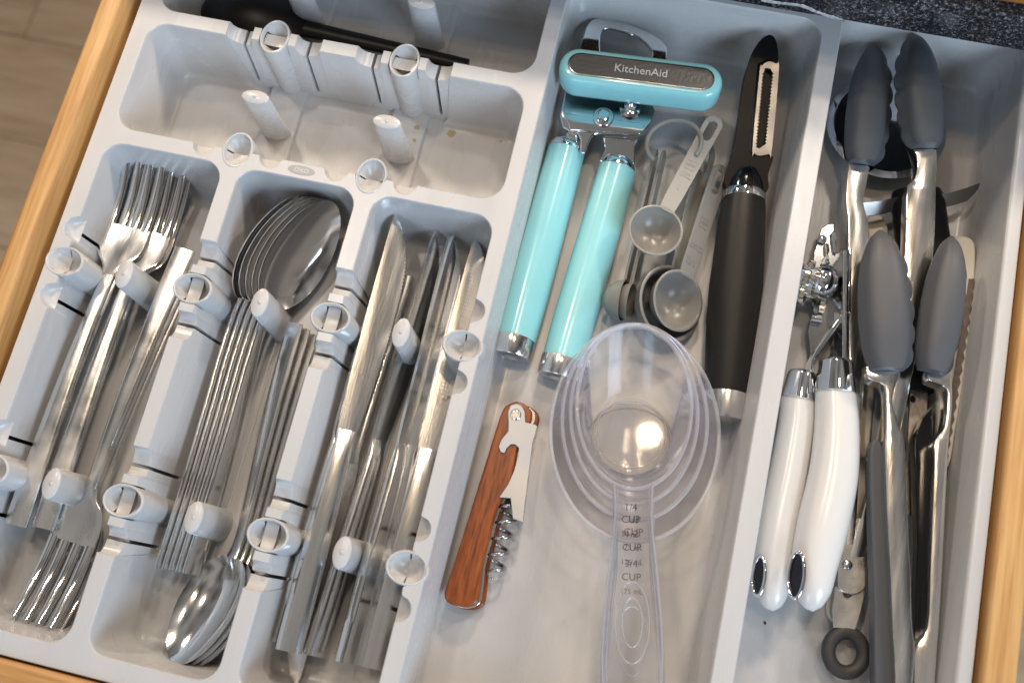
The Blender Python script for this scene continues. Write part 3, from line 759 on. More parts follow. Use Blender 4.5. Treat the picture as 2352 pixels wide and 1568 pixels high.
g = G(); c = at(1548, 328, -2.3); pts = []
for k in range(30):
    a = math.radians(-28 + 262*k/29); pts.append(c + V((1.5*math.cos(a), 1.45*math.sin(a), .35*math.cos(a))))
g.tube(pts, .125, 10); tag(g.build('spoon_ring', M_GREYP, None), 'open grey plastic ring holding the measuring spoons together', 'ring')

# ------------------------------------------------------------------ black peeler
pe = thing('peeler', 'black handled peeler with a serrated steel blade standing along the bin wall', 'peeler', at(1690, 600, -5))
p0, p1 = at(1708, 462, -3.55), at(1668, 905, -3.6); d = (p1-p0).normalized(); Lh = (p1-p0).length
Mz = Matrix.Translation(p0) @ d.to_track_quat('Z', 'Y').to_matrix().to_4x4()
g = G(); g.lathe([(.9, -.02), (1.2, 0), (1.25, .3), (1.34, 2.0), (1.47, 5.2), (1.44, 7.0), (1.29, Lh-1.2), (1.2, Lh)], Mz, 40, True, True); g.build('handle', M_BLACKM, pe, sharp=50)
g = G(); g.lathe([(1.0, -.5), (1.18, -.48), (1.21, -.4), (1.21, 0), (1.05, .02)], Mz, 40, True, True); g.build('band', M_CHROME, pe, sharp=40)
g = G(); g.lathe([(1.05, Lh-.01), (1.215, Lh), (1.215, Lh+1.35), (1.17, Lh+1.45), (.3, Lh+1.5), (.01, Lh+1.5)], Mz, 40, True, False); g.build('end_cap', M_STEEL, pe, sharp=40)
g = G(); g.lathe([(1.15, -.49), (1.12, -1.0), (.95, -1.7), (.6, -2.2), (.01, -2.45)], Mz, 32); g.build('neck', M_BLACKG, pe, sharp=60)
g = G(); fr = smooth_loop(R3((1475, 1290), (1495, 1130), (1540, 960), (1580, 700), (1610, 500), (1645, 385), (1685, 312), (1725, 265), (1765, 242), (1798, 248), (1820, 282), (1833, 340), (1836, 400), (1830, 440), (1770, 405), (1710, 440), (1690, 480), (1650, 900), (1640, 1060), (1770, 1070), (1800, 1090), (1765, 1200), (1745, 1320)), 3)
PY = at(1720, 400, -2.75).y; PS = .22
tilted(g, fr, [], 1.2, -2.75, PY, PS); g.build('frame', M_BLACK, pe, bevel=.12, seg=3)
g = G(); tilted(g, R3((1700, 470), (1800, 470), (1760, 1040), (1660, 1030)), [], .8, -3.05, PY, PS); g.build('blade_bed', M_BLACK, pe)
outl = smooth_loop(R3((1672, 1055), (1656, 1030), (1706, 500), (1722, 455), (1765, 425), (1820, 440), (1840, 480), (1790, 1040), (1770, 1062), (1700, 1072)), 3)
slot_p = []
nt = 44
for k in range(nt+1):
    t = k/nt; x = lerp(1732, 1684, t); y = lerp(500, 1000, t); slot_p.append((x - (9 if k % 2 else -3), y))
slot_p += [(1680, 1016), (1706, 1024), (1734, 1004)]
for k in range(nt+1):
    t = k/nt; x = lerp(1744, 1796, t); y = lerp(1000, 500, t); slot_p.append((x + (9 if k % 2 else -3), y))
slot_p += [(1782, 474), (1745, 470)]
g = G(); tilted(g, outl, [R3(*slot_p)], .14, -2.6, PY, PS); g.build('blade', mat('blade_steel', (.36, .36, .37), .36, 1, rvar=.1, vscale=60), pe, sharp=30)

# ------------------------------------------------------------------ waiter's corkscrew
cs = thing('corkscrew', "folding corkscrew with red-brown wooden handle, steel lever and spiral worm", 'corkscrew', at(1120, 1160, -5))
wood = [(1166, 928), (1185, 921), (1203, 927), (1221, 943), (1222, 962), (1212, 985), (1190, 1028), (1186, 1060), (1176, 1105), (1160, 1135), (1146, 1160), (1136, 1185), (1126, 1230), (1113, 1275), (1106, 1310), (1104, 1335), (1099, 1372), (1092, 1385), (1072, 1393), (1048, 1391), (1026, 1381), (1020, 1362), (1030, 1330), (1050, 1270), (1072, 1200), (1100, 1110), (1122, 1040), (1142, 975), (1155, 940)]
ws = smooth_loop(wood, 2)
g = G(); slab(g, ws, -3.95, -3.55); g.build('handle_scale', M_RED, cs, bevel=.12, seg=3)
g = G(); slab(g, [(u+7, v+3) for u, v in ws], -4.06, -3.96); g.build('liner', M_POL, cs, bevel=.03)
g = G(); slab(g, [(u+16, v+7) for u, v in ws], -4.9, -4.4); g.build('handle_scale', M_RED, cs, bevel=.12, seg=3)
lever = R7((150, 1300), (165, 1262), (200, 1250), (235, 1265), (252, 1300), (255, 1362), (262, 1368), (300, 1372), (330, 1388)) + B3((300, 100), (270, 350), (240, 585), (215, 572), (178, 560), (165, 436), (95, 430), (150, 350), (185, 270), (212, 170), (215, 128), (195, 108), (165, 105), (140, 130), (128, 160)) + R7((105, 1548), (92, 1515), (110, 1470), (150, 1420), (152, 1370))
M_LEV = mat('lever_steel', (.50, .51, .53), .42, .85, rvar=.12, vscale=25, vary=.08)
g = G(); slab(g, lever, -3.53, -3.40); g.build('lever', M_LEV, cs, bevel=.03)
g = G(); slab(g, R7((262, 1368), (300, 1372), (330, 1388)) + B3((300, 100), (270, 350), (240, 585), (222, 575), (262, 300), (285, 60)) , -4.2, -3.41); g.build('lever_flange', M_WORN, cs, bevel=.03)
p = at(*R7((197, 1318))[0], -3.38); g = G(); g.lathe([(.30, -.02), (.30, .03), (.25, .07), (.2, .07), (.18, .03), (.01, .03)], Matrix.Translation(p), 24); g.build('rivet', M_POL, cs, sharp=30)
a, b = at(1171, 1160, -4.2), at(1130, 1330, -4.3); ax = (b-a).normalized(); sd = V((0, 0, 1)).cross(ax).normalized(); up = ax.cross(sd); pts = [at(1168, 1150, -4.1)]
for k in range(110):
    t = k/109; an = 2*PI*4.6*t + 1.2; rr_ = .50*(1 if t < .85 else (1-t)/.15*.6+.4); pts.append(a.lerp(b, t) + sd*rr_*math.cos(an) + up*rr_*math.sin(an))
g = G(); g.tube(pts, [.115 if k < 90 else .115*(1-(k-90)/26) for k in range(len(pts))], 10); g.build('worm', mat('worm_steel', (.42, .42, .43), .24, 1), cs, sharp=70)
g = G(); slab(g, B3((-150, 250), (-85, 60), (-60, 100), (-150, 520), (-215, 560)), -4.8, -4.6); g.build('foil_blade', M_WORN, cs, bevel=.03)

# ------------------------------------------------------------------ clear measuring cups
def clear_mat(name='clear_plastic', base=.022, edge=.6, pw=2.6):
    m = bpy.data.materials.new(name); m.use_nodes = True; N = m.node_tree.nodes; L = m.node_tree.links
    N.remove(N['Principled BSDF']); out = N['Material Output']
    tr = N.new('ShaderNodeBsdfTransparent'); gl = N.new('ShaderNodeBsdfGlossy'); mx = N.new('ShaderNodeMixShader'); lw = N.new('ShaderNodeLayerWeight'); lw.inputs[0].default_value = .16
    gl.inputs['Roughness'].default_value = .04; gl.inputs['Color'].default_value = (.95, .95, 1, 1)
    rp = N.new('ShaderNodeValToRGB'); L.new(lw.outputs['Facing'], rp.inputs[0]); e = rp.color_ramp.elements
    e[0].position = 0; e[0].color = (1, 1, 1, 1); e[1].position = 1; e[1].color = (.97, .965, .985, 1); L.new(rp.outputs[0], tr.inputs['Color'])
    mr = N.new('ShaderNodeMapRange'); L.new(lw.outputs['Fresnel'], mr.inputs[0]); mr.inputs[3].default_value = .0; mr.inputs[4].default_value = .75
    df = N.new('ShaderNodeBsdfTranslucent'); df2 = N.new('ShaderNodeBsdfDiffuse'); df.inputs['Color'].default_value = df2.inputs['Color'].default_value = (.93, .92, .97, 1)
    m1 = N.new('ShaderNodeMixShader'); m1.inputs[0].default_value = .5; L.new(df.outputs[0], m1.inputs[1]); L.new(df2.outputs[0], m1.inputs[2])
    m2 = N.new('ShaderNodeMixShader'); pw_ = N.new('ShaderNodeMath'); pw_.operation = 'POWER'; pw_.inputs[1].default_value = pw; L.new(lw.outputs['Facing'], pw_.inputs[0]); ml = N.new('ShaderNodeMath'); ml.operation = 'MULTIPLY_ADD'; ml.inputs[1].default_value = edge; ml.inputs[2].default_value = base; L.new(pw_.outputs[0], ml.inputs[0])  # milky white mixed in at grazing angles stands for refracted brightness
    L.new(ml.outputs[0], m2.inputs[0]); L.new(tr.outputs[0], m2.inputs[1]); L.new(m1.outputs[0], m2.inputs[2])
    L.new(mr.outputs[0], mx.inputs[0]); L.new(m2.outputs[0], mx.inputs[1]); L.new(gl.outputs[0], mx.inputs[2]); L.new(mx.outputs[0], out.inputs['Surface'])
    return m
M_CLEAR = clear_mat()
M_MILKY = clear_mat('milky_base', .14, .3, 2.0)  # milky white that brightens the cup floor
M_CRIM = clear_mat('milky_bright_edge', .30, .6, 1.6)  # whitened so rims and edges carry their bright light lines as colour
cups = [('quarter', (1456, 930), 2.80, 4.15, -.55, 1.95, 2.2, [('1/4', 1165), ('CUP', 1193), ('50 mL', 1226)], 0, 'smallest clear measuring cup, topmost of the nested stack, marked one quarter'),
        ('third', (1456, 946), 3.12, 4.55, -.75, 2.2, 2.7, [('1/3', 1192), ('CUP', 1222), ('75 mL', 1257)], 6, 'second smallest clear measuring cup in the nested stack'),
        ('half', (1457, 963), 3.58, 4.98, -.95, 2.5, 3.2, [('1/2', 1226), ('CUP', 1257), ('125 mL', 1291)], 2, 'second largest clear measuring cup in the nested stack'),
        ('threeq', (1457, 990), 4.18, 5.45, -1.15, 2.9, 3.8, [('3/4', 1294), ('CUP', 1325), ('175 mL', 1358)], 1, 'largest clear measuring cup, outermost and lowest of the nested stack')]
axh = (at(1452, 1500, -.6) - at(1456, 930, -.6)); axh.z = 0; axh.normalize(); sdh = V((-axh.y, axh.x, 0))*-1
if sdh.x < 0: sdh = -sdh
for idx, (nm, cen, rx, ry, zr, rb, dep, words, dx, lab) in enumerate(cups):
    c = at(*cen, zr); o = thing('measuring_cup', lab, 'measuring cup', (c.x, c.y, zr-dep), 'clear plastic measuring cups')
    zb = zr-dep; cb_ = c + axh*(1.05-.1*idx)
    def ringp(t, grow=0.0):
        # t 0 = floor, 1 = rim
        k = t**.75; ex = lerp(rb, rx, k)+grow; ey = lerp(rb, ry, k)+grow; q = cb_.lerp(c, t); z = zb + dep*t
        return [V((q.x, q.y, z)) + sdh*(ex*math.cos(a)) + axh*(ey*math.sin(a)*(1 if math.sin(a) < 0 else 1-.0*t)) for a in [2*PI*i/64 for i in range(64)]]
    g = G(); inn = [ringp(t) for t in (0, .02, .1, .3, .55, .8, .97, 1)]
    inn[0] = [cb_.lerp(p, .0) + (p - V((cb_.x, cb_.y, p.z)))*.93 - V((cb_.x, cb_.y, 0)) + V((cb_.x, cb_.y, 0)) - cb_ + V((0,0,0)) if False else V((cb_.x + (p.x-cb_.x)*.93, cb_.y + (p.y-cb_.y)*.93, p.z)) for p in ringp(0)]
    g.loft(inn, True, True, False)
    o_rim = [[p + V((0, 0, dz)) for p in ringp(1, gr_)] for gr_, dz in ((0, 0), (.04, .06), (.14, .06), (.2, 0), (.17, -.10), (.04, -.14))]
    gr_ = G(); gr_.loft(o_rim + [o_rim[0]], True, False, False); gr_.build('rim', M_CRIM, o, sharp=70)
    g.loft([ringp(.03, .1), ringp(.3, .1), ringp(.8, .08), [p + V((0,0,-.14)) for p in ringp(1, .04)]], True, False, False)
    g.build('bowl', M_CLEAR, o, sharp=60)
    if idx == 0:
        g = G(); g.prism([(cb_.x + (p.x-cb_.x)*.9, cb_.y + (p.y-cb_.y)*.9) for p in ringp(0)], zb+.01, zb+.02); g.build('base', M_MILKY, o)  # milky disc added to make the cup floor look lit
    # handle: shallow channel with raised edges and a thumb hollow
    y0 = ry*.98; L_ = 12.2 + .25*idx - (ry-4.15); rings = []
    for i in range(31):
        t = i/30; y = y0 + L_*t; w_ = sinterp([(0, 1.02), (.12, .95), (.35, 1.25), (.55, 1.48), (.75, 1.5), (.9, 1.2), (.97, .7), (1, .2)], t) + .02*idx
        zc = zr - .02 - .25*t + .1*math.sin(PI*t); dip = .30*math.exp(-((t-.52)/.16)**2)
        pr = [(-1, -.14), (-1, .05), (-.93, .10), (-.80, .04), (-.72, -.06), (-.45, -.07-dip*.6), (0, -.07-dip), (.45, -.07-dip*.6), (.72, -.06), (.80, .04), (.93, .10), (1, .05), (1, -.14), (.6, -.2-dip*.5), (0, -.2-dip), (-.6, -.2-dip*.5)]
        q = c + axh*y; rings.append([V((q.x, q.y, zc+h)) + sdh*(w_*a_) for a_, h in pr])
    g = G(); g.loft(rings); g.build('handle', M_CLEAR, o, sharp=45)
    for sg in (-1, 1):
        ed = [r[2 if sg < 0 else 10] for r in rings]; g = G(); g.tube(ed, .055, 6); g.build('edge_gleam_bead', M_CRIM, o)  # milky tubes added to draw the bright line along each edge
    if idx < 2:
        for sc_ in ((1.0, .6) if idx == 0 else (.85,)):
            hc_ = c + axh*(y0 + L_*(.54 + .02*idx)); el = [V((hc_.x, hc_.y, zr-.02-.05)) + sdh*(.82*sc_*math.cos(a)) + axh*(1.9*sc_*math.sin(a)) + V((0, 0, -.28*(1-sc_))) for a in [2*PI*i/40 for i in range(41)]]
            g = G(); g.tube(el, .03, 6, caps=False); g.build('thumb_hollow', M_CRIM, o)
    for fx in (-.62, .62):
        ed = [r[3 if fx < 0 else 9] for r in rings[:24]]; g = G(); g.tube(ed, .025, 6); g.build('inner_ridge', M_CRIM, o)
    fo = [V((cb_.x + (p.x-cb_.x)*.95, cb_.y + (p.y-cb_.y)*.95, p.z+.02)) for p in ringp(0)]; g = G(); g.tube(fo + fo[:1], .04, 6, caps=False); g.build('floor_ring', M_CRIM, o)
    M_I = mat('ink_%s' % nm, ((.02, .05, .075, .10)[idx],)*3, .5)
    for body, v_ in words:
        sz_ = .50 if 'mL' not in body else .36
        u_ = 1449 + dx; p = at(u_, v_, zr-.065)
        text(body, sz_, 'printed_marking', M_I, o, axes(p, sdh), .004, .0)

# ------------------------------------------------------------------ right bin
def pillow(g, loop, zb, h, prof=((0, -.5), (0, 0), (.06, .45), (.18, .75), (.38, .93), (.7, 1.0)), z_of=None):
    P = [at(u, v, zb + (z_of(u, v) if z_of else 0)) for u, v in loop]; c = V((0, 0, 0))
    for p in P: c += p
    c /= len(P)
    d = max((P[i]-P[j]).length for i in range(0, len(P), 3) for j in range(0, len(P), 3)); 
    far = max(P, key=lambda p: (p-c).length); ax = (far-c).normalized()
    rings = []
    for ins, k in prof:
        r = []
        for p in P:
            al = ax*((p-c).dot(ax)); s_ = (p-c)-al
            q = c + al*(1-ins*.55) + s_*(1-ins); r.append(V((q.x, q.y, lerp(p.z, c.z, ins*.3) + h*k)))
        rings.append(r)
    return g.loft(rings)
# pizza wheel under everything
pz = thing('pizza_cutter', 'pizza wheel with polished round blade and black handle under the upper tongs', 'pizza cutter', at(2040, 320, -5))
c = at(2037, 290, -4.0); Mp = Matrix.Translation(c) @ Matrix.Rotation(math.radians(-7), 4, 'X')
g = G(); g.lathe([(.01, .0), (3.05, .0), (3.3, -.07), (3.42, -.12), (3.42, -.15), (3.2, -.18), (.01, -.18)], Mp, 72); g.build('wheel', mat('mirror_steel', (.62, .63, .66), .06, 1), pz, sharp=12)
g = G(); pa = [at(*p, -3.2) for p in ((1975, 466), (2020, 462), (2060, 452), (2110, 446), (2160, 446), (2205, 436), (2252, 420))]; pa = spline(pa, 4); rings = []
for i, p in enumerate(pa):
    t = i/(len(pa)-1); hw = .55*min(1, (1-t)*6+.25); n = (pa[min(i+1, len(pa)-1)]-pa[max(i-1, 0)]).normalized(); s_ = V((n.y, -n.x, 0))
    rings.append([p + V((0, 0, 0)), p + V((0, 0, -.08)), p + s_*hw*1.1 + V((0, 0, -.55*1.0)), p + s_*hw*1.1 + V((0, 0, -.47))])
g.loft(rings); g.build('thumb_guard', mat('dull_steel', (.30, .29, .28), .35, .9, rvar=.1, vscale=40), pz, sharp=30)
g = G(); pa = [at(2105, 440, -3.7), at(2115, 520, -3.7), at(2125, 620, -3.8), at(2120, 760, -4), at(2105, 900, -4.1)]; g.tube(spline(pa, 6), [1.35, 1.42, 1.45, 1.5] + [1.5]*10 + [1.45]*4 + [1.4]*6 + [1.1], 20, .62); g.build('handle', M_BLACK, pz, sharp=60)
# cream stick and white saw knife
g = G(); slab(g, smooth_loop([(2010, 492), (2030, 500), (2042, 540), (2035, 640), (2010, 900), (1985, 1150), (1955, 1350), (1935, 1425), (1918, 1430), (1900, 1405), (1905, 1340), (1925, 1150), (1950, 900), (1975, 640), (1985, 540), (1992, 500)], 3), -5.1, -4.75)
tag(g.build('plastic_scraper', M_CREAM, None, bevel=.1), 'long cream plastic stick lying at the bottom under the tongs', 'scraper')
sk = thing('saw_knife', 'white plastic handled knife with dark serrated edge behind the front tongs', 'knife', at(2190, 800, -5))
g = G(); slab(g, smooth_loop([(2140, 562), (2165, 552), (2205, 541), (2232, 548), (2242, 575), (2238, 660), (2228, 760), (2212, 880), (2195, 990), (2180, 1070), (2150, 1070), (2150, 990), (2150, 880), (2135, 760), (2112, 680), (2115, 600)], 3), -4.5, -3.2); g.build('handle', mat('aged_white_plastic', (.70, .66, .58), .35), sk, bevel=.25, seg=3)
p = at(2125, 650, -3.19); g = G(); g.lathe([(.16, .005), (.12, .012), (.1, -.05), (.01, -.06)], Matrix.Translation(p), 16); g.build('hanging_hole', M_BLACKM, sk)
tooth = []; n = 30
for k in range(n+1):
    t = k/n; u = lerp(2238, 2172, t**1.05); v_ = lerp(640, 1062, t); tooth.append((u + (5 if k % 2 else 0), v_))
for k in range(n, -1, -1):
    t = k/n; tooth.append((lerp(2226, 2158, t**1.05), lerp(640, 1062, t)))
g = G(); slab(g, tooth, -3.35, -3.12); g.build('serrated_edge', mat('dark_steel', (.12, .10, .09), .4, .8, vary=.3, vscale=300), sk, sharp=20)
ss = thing('steel_strip', 'worn flat steel strip with a round hole between the front tongs', 'steel strip', at(2100, 1040, -5))
g = G(); ring_slab(g, [(2092, 880), (2132, 892), (2128, 960), (2118, 1050), (2108, 1120), (2100, 1182), (2076, 1178), (2078, 1120), (2084, 1040), (2088, 960)], [(2097+7*math.cos(a), 916+9*math.sin(a)) for a in [2*PI*k/14 for k in range(14)]], -4.0, -3.85); g.build('blade', mat('scratched_steel', (.40, .36, .33), .38, .95, vary=.4, vscale=60, stretch=(30, 4, 30)), ss, sharp=30)

# ------------------------------------------------------------------ tongs
def scallop(side, lobes, amp, t):
    return amp*abs(math.sin(PI*lobes*t))
def tong_head(parent, base, tip, width, zb, h, scal_side, dz=0.0, lobes=6, blunt=.5, matr=None, roll=0.0):
    """scoop-shaped silicone head, back upwards, one scalloped edge on show"""
    p0, p1 = at(*base, zb), at(*tip, zb+dz); y = (p1-p0); L_ = y.length; M = frame(p0, p1, roll)
    N_ = 40; prof = [(0, .62), (.06, .80), (.2, .95), (.45, 1.0), (.7, .88), (.86, .62), (.95, .36), (1, .06)]
    rings = []
    for i in range(N_+1):
        t = i/N_; w_ = width*sinterp(prof, t); hh = h*sinterp([(0, .72), (.3, 1), (.7, .9), (.92, .5), (1, .1)], t)
        sc_ = .20*abs(math.sin(PI*lobes*t))**.7*min(1, 4*(1-t)+.15)
        wl = w_ + (sc_ if scal_side in ('l', 'b') else 0); wr = w_ + (sc_ if scal_side in ('r', 'b') else 0)
        r = []; fl_ = .86
        r.append(V((wr, L_*t, -.02))); r.append(V((wr*.97, L_*t, .10*min(1, 6*(1-t)))))
        for k in range(1, 16):
            a = PI*k/16; cx_ = math.cos(a); r.append(V((w_*fl_*(1 if abs(cx_) > .9 else 1)*math.copysign(abs(cx_)**.8, cx_), L_*t, .10*min(1, 6*(1-t)) + (hh-.1)*math.sin(a)**.7)))
        r.append(V((-wl*.97, L_*t, .10*min(1, 6*(1-t))))); r.append(V((-wl, L_*t, -.02)))
        for k in range(9):
            a = -1+2*k/8; r.append(V(((wl if a < 0 else wr)*a*.95, L_*t, -.22 + .12*hh*(1-a*a))))
        rings.append([M @ p for p in r])
    g = G(); g.loft(rings); return g.build('head', matr or M_GREYR, parent, sharp=60)
def arm(parent, left, right, z, wall=.75, thick=.09, name='arm', tilt=None, mt=None, skirt=('l', 'r')):
    """U-channel arm: flat back between two traced edges, with side walls"""
    Lp = [at(u, v, z + (tilt(v) if tilt else 0)) for u, v in left]; Rp = [at(u, v, z + (tilt(v) if tilt else 0)) for u, v in right]
    Lp = spline(Lp, 3); Rp = spline(Rp, 3); rings = []
    for l, r in zip(Lp, Rp):
        d = (r-l).normalized(); up = V((0, 0, 1)); e = min(.07, (r-l).length*.3); wl_ = wall if 'l' in skirt else .12; wr_ = wall if 'r' in skirt else .12
        rings.append([l - up*wl_, l - up*e*.9, l - up*e*.3 + d*e*.25, l + d*e, r - d*e, r - up*e*.3 - d*e*.25, r - up*e*.9, r - up*wr_,
                      r - up*wr_ - d*thick, r - up*e - d*thick, r - d*e - up*thick, l + d*e - up*thick, l - up*e + d*thick, l - up*wl_ + d*thick])
    g = G(); g.loft(rings); return g.build(name, mt or M_STEEL, parent, sharp=40)
ut = thing('tongs', 'long steel tongs at the back with charcoal heads and a rubber pull ring', 'tongs', at(1950, 1250, -5), 'kitchen tongs in the right tray')
arm(ut, [(1956, 350), (1947, 400), (1944, 460), (1950, 520), (1948, 640), (1950, 820), (1950, 1000), (1946, 1200), (1938, 1300)], [(1998, 385), (1990, 425), (1984, 465), (1996, 520), (2000, 640), (1988, 820), (1978, 1000), (1968, 1200), (1962, 1300)], -2.9, .9, tilt=lambda v: -.9*max(0, (v-400)/900))
arm(ut, [(2092, 322), (2108, 372), (2100, 410), (2084, 436), (2080, 560), (2068, 700), (2050, 850), (2020, 1020), (1975, 1200), (1940, 1310)], [(2152, 345), (2153, 372), (2151, 410), (2150, 436), (2146, 560), (2128, 700), (2098, 850), (2062, 1020), (2010, 1200), (1975, 1310)], -1.6, .9, tilt=lambda v: -2.2*max(0, (v-330)/970))
tong_head(ut, (1980, 375), (2008, 102), 1.18, -2.7, .95, 'r', .5)
tong_head(ut, (2125, 338), (2100, 78), 1.22, -1.4, 1.0, 'l', .5)
g = G(); slab(g, smooth_loop([(1938, 1200), (1990, 1195), (1992, 1260), (1990, 1340), (1970, 1362), (1945, 1362), (1925, 1345), (1925, 1290)], 3), -3.95, -3.75); g.build('hinge_plate', M_WORN, ut, bevel=.04)
p = at(1946, 1296, -3.72); g = G(); g.lathe([(.26, -.05), (.26, .05), (.2, .10), (.01, .11)], Matrix.Translation(p), 20); g.build('rivet', M_WORN, ut, sharp=50)
g = G(); ring_slab(g, [(1918, 1345), (1975, 1345), (1988, 1355), (1978, 1400), (1965, 1445), (1915, 1440), (1912, 1400)], [(1947+11*math.cos(a), 1360+13*math.sin(a)) for a in [2*PI*k/16 for k in range(16)]], -4.15, -4.02); pt = g.build('pull_tab', M_WORN, ut, bevel=.02)
c = at(1943, 1497, -4.3); g = G(); rings = []
for i in range(40):
    a = 2*PI*i/40; o_ = c + V((.88*math.cos(a), .98*math.sin(a), 0)); d = V((math.cos(a), math.sin(a), 0))
    rings.append([o_ + d*(.36*math.cos(b_)) + V((0, 0, .36*math.sin(b_))) for b_ in [2*PI*k/16 for k in range(16)]])
rings.append(rings[0]); g.loft(rings, True, False, False); g.build('pull_ring', M_RUB, ut, sharp=80)
lt_ = thing('tongs', 'steel tongs in front with grey scalloped heads spread open, uppermost in the tray', 'tongs', at(2100, 1400, -5), 'kitchen tongs in the right tray')
arm(lt_, [(1992, 838), (1994, 868), (2030, 884), (2036, 925), (2036, 985), (2034, 1030), (2039, 1180), (2046, 1320), (2051, 1440), (2055, 1500), (2058, 1580), (2060, 1640)], [(2062, 838), (2063, 866), (2056, 890), (2050, 925), (2066, 978), (2079, 1020), (2085, 1180), (2092, 1320), (2096, 1440), (2103, 1488), (2097, 1580), (2096, 1640)], -1.3, 1.0, tilt=lambda v: -.5*max(0, (v-900)/700))
arm(lt_, [(2130, 850), (2134, 872), (2172, 890), (2176, 930), (2170, 980), (2148, 1012), (2146, 1060), (2142, 1180), (2137, 1320), (2131, 1440), (2104, 1490), (2100, 1580), (2099, 1640)], [(2186, 850), (2187, 872), (2188, 900), (2187, 940), (2183, 980), (2180, 1012), (2177, 1060), (2171, 1180), (2164, 1320), (2157, 1440), (2153, 1490), (2147, 1580), (2144, 1640)], -1.5, 1.0, tilt=lambda v: -.3*max(0, (v-900)/700))
g = G(); slab(g, smooth_loop([(2013, 1006), (2027, 1022), (2034, 1070), (2041, 1200), (2049, 1400), (2057, 1620), (2014, 1620), (2008, 1400), (2002, 1200), (1999, 1080), (2001, 1025)], 3), -2.9, -1.9, tilt=lambda u, v: -.5*max(0, (v-900)/700)); g.build('grip', M_GREYR, lt_, bevel=.2, seg=3)
g = G(); slab(g, [(2100, 1010), (2120, 960), (2146, 930), (2140, 1200), (2128, 1470), (2100, 1470), (2108, 1250)], -3.4, -2.6); g.build('channel_shade', M_BLACKG, lt_, bevel=.05)  # black slab stands for the shade inside the steel channel
tong_head(lt_, (2038, 850), (2022, 528), 1.36, -1.1, 1.05, 'r', .25)
tong_head(lt_, (2138, 856), (2188, 542), 1.12, -1.3, 1.05, 'r', .3, roll=14)

# ------------------------------------------------------------------ white handled can opener
wo = thing('can_opener', 'white handled can opener with chrome collars and gear wheels in the right tray', 'can opener', at(1860, 1100, -5))
def whandle(pts, z, name):
    cen = [at(u, v, z+dz) for u, v, w_, dz in pts]; W = [w_ for u, v, w_, dz in pts]
    C = spline([V(c) for c in cen], 6); Wd = spline([V((w_, 0, 0)) for w_ in W], 6)
    g = G(); rings = []; n = len(C)
    for i, p in enumerate(C):
        t = (C[min(i+1, n-1)]-C[max(i-1, 0)]).normalized(); s_ = V((0, 0, 1)).cross(t).normalized(); u_ = t.cross(s_); r = max(.02, Wd[i].x)
        rings.append([p + s_*(r*math.cos(a)) + u_*(r*.92*math.sin(a)) for a in [2*PI*k/28 for k in range(28)]])
    g.loft(rings); return g.build(name, M_WHITE, wo, sharp=70), C
def collar(p0, p1, ra, rb, par):
    d = (p1-p0).normalized(); Lh = (p1-p0).length; Mz = Matrix.Translation(p0) @ d.to_track_quat('Z', 'Y').to_matrix().to_4x4()
    g = G(); g.lathe([(.1, -.03), (ra*.8, -.03), (ra*.94, .05), (ra, .2), (rb, Lh), (rb*.9, Lh+.05)], Mz, 32, True, True); g.build('collar', M_CHROME, par, sharp=40)
hA, CA = whandle([(1833, 914, .92, 0), (1829, 980, .95, 0), (1810, 1090, 1.0, 0), (1784, 1210, 1.05, 0), (1772, 1300, 1.03, 0), (1772, 1360, .85, 0), (1774, 1390, .5, 0), (1775, 1402, .05, 0)], -3.7, 'handle')
hB, CB = whandle([(1918, 898, 1.06, 0), (1922, 980, 1.15, 0), (1914, 1090, 1.25, 0), (1888, 1210, 1.28, 0), (1869, 1300, 1.15, 0), (1865, 1355, .95, 0), (1866, 1390, .52, 0), (1867, 1403, .05, 0)], -2.9, 'handle')
collar(at(1843, 855, -3.7), at(1832, 919, -3.7), .78, .94, hA); collar(at(1920, 828, -2.9), at(1918, 903, -2.9), .92, 1.08, hB)
M_EYE = mat('hole_shade', (.05, .05, .055), .2, .9)  # dark colour for the shade inside the eyes
def eye(u, v, z, rx, ry, par, nx):
    c = at(u, v, z); nrm = V((nx, -.05, 1)).normalized(); M = axes(c, V((0, 1, 0)) + V((-.06, 0, 0)), nrm)
    g = G(); rings = []
    for i in range(36):
        a = 2*PI*i/36; q = V((ry*math.cos(a), rx*math.sin(a), 0)); d = V((math.cos(a), math.sin(a), 0)).normalized()
        rings.append([M @ (q + d*(.10*math.cos(b_)) + V((0, 0, .10*math.sin(b_)))) for b_ in [2*PI*k/10 for k in range(10)]])
    rings.append(rings[0]); g.loft(rings, True, False, False)
    e_ = g.build('hanging_eye', M_CHROME, par, sharp=60)
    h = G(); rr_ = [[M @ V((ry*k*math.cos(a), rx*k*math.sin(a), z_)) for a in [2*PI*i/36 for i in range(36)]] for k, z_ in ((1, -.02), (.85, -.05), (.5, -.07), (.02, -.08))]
    h.loft(rr_, True, False, True); h.build('eye_shade', M_EYE, par, sharp=60)  # dark disc stands for the shaded inside of the uncut hole
eye(1743, 1322, -2.88, .34, .98, hA, -.8); eye(1829, 1320, -1.95, .42, 1.14, hB, -.8)
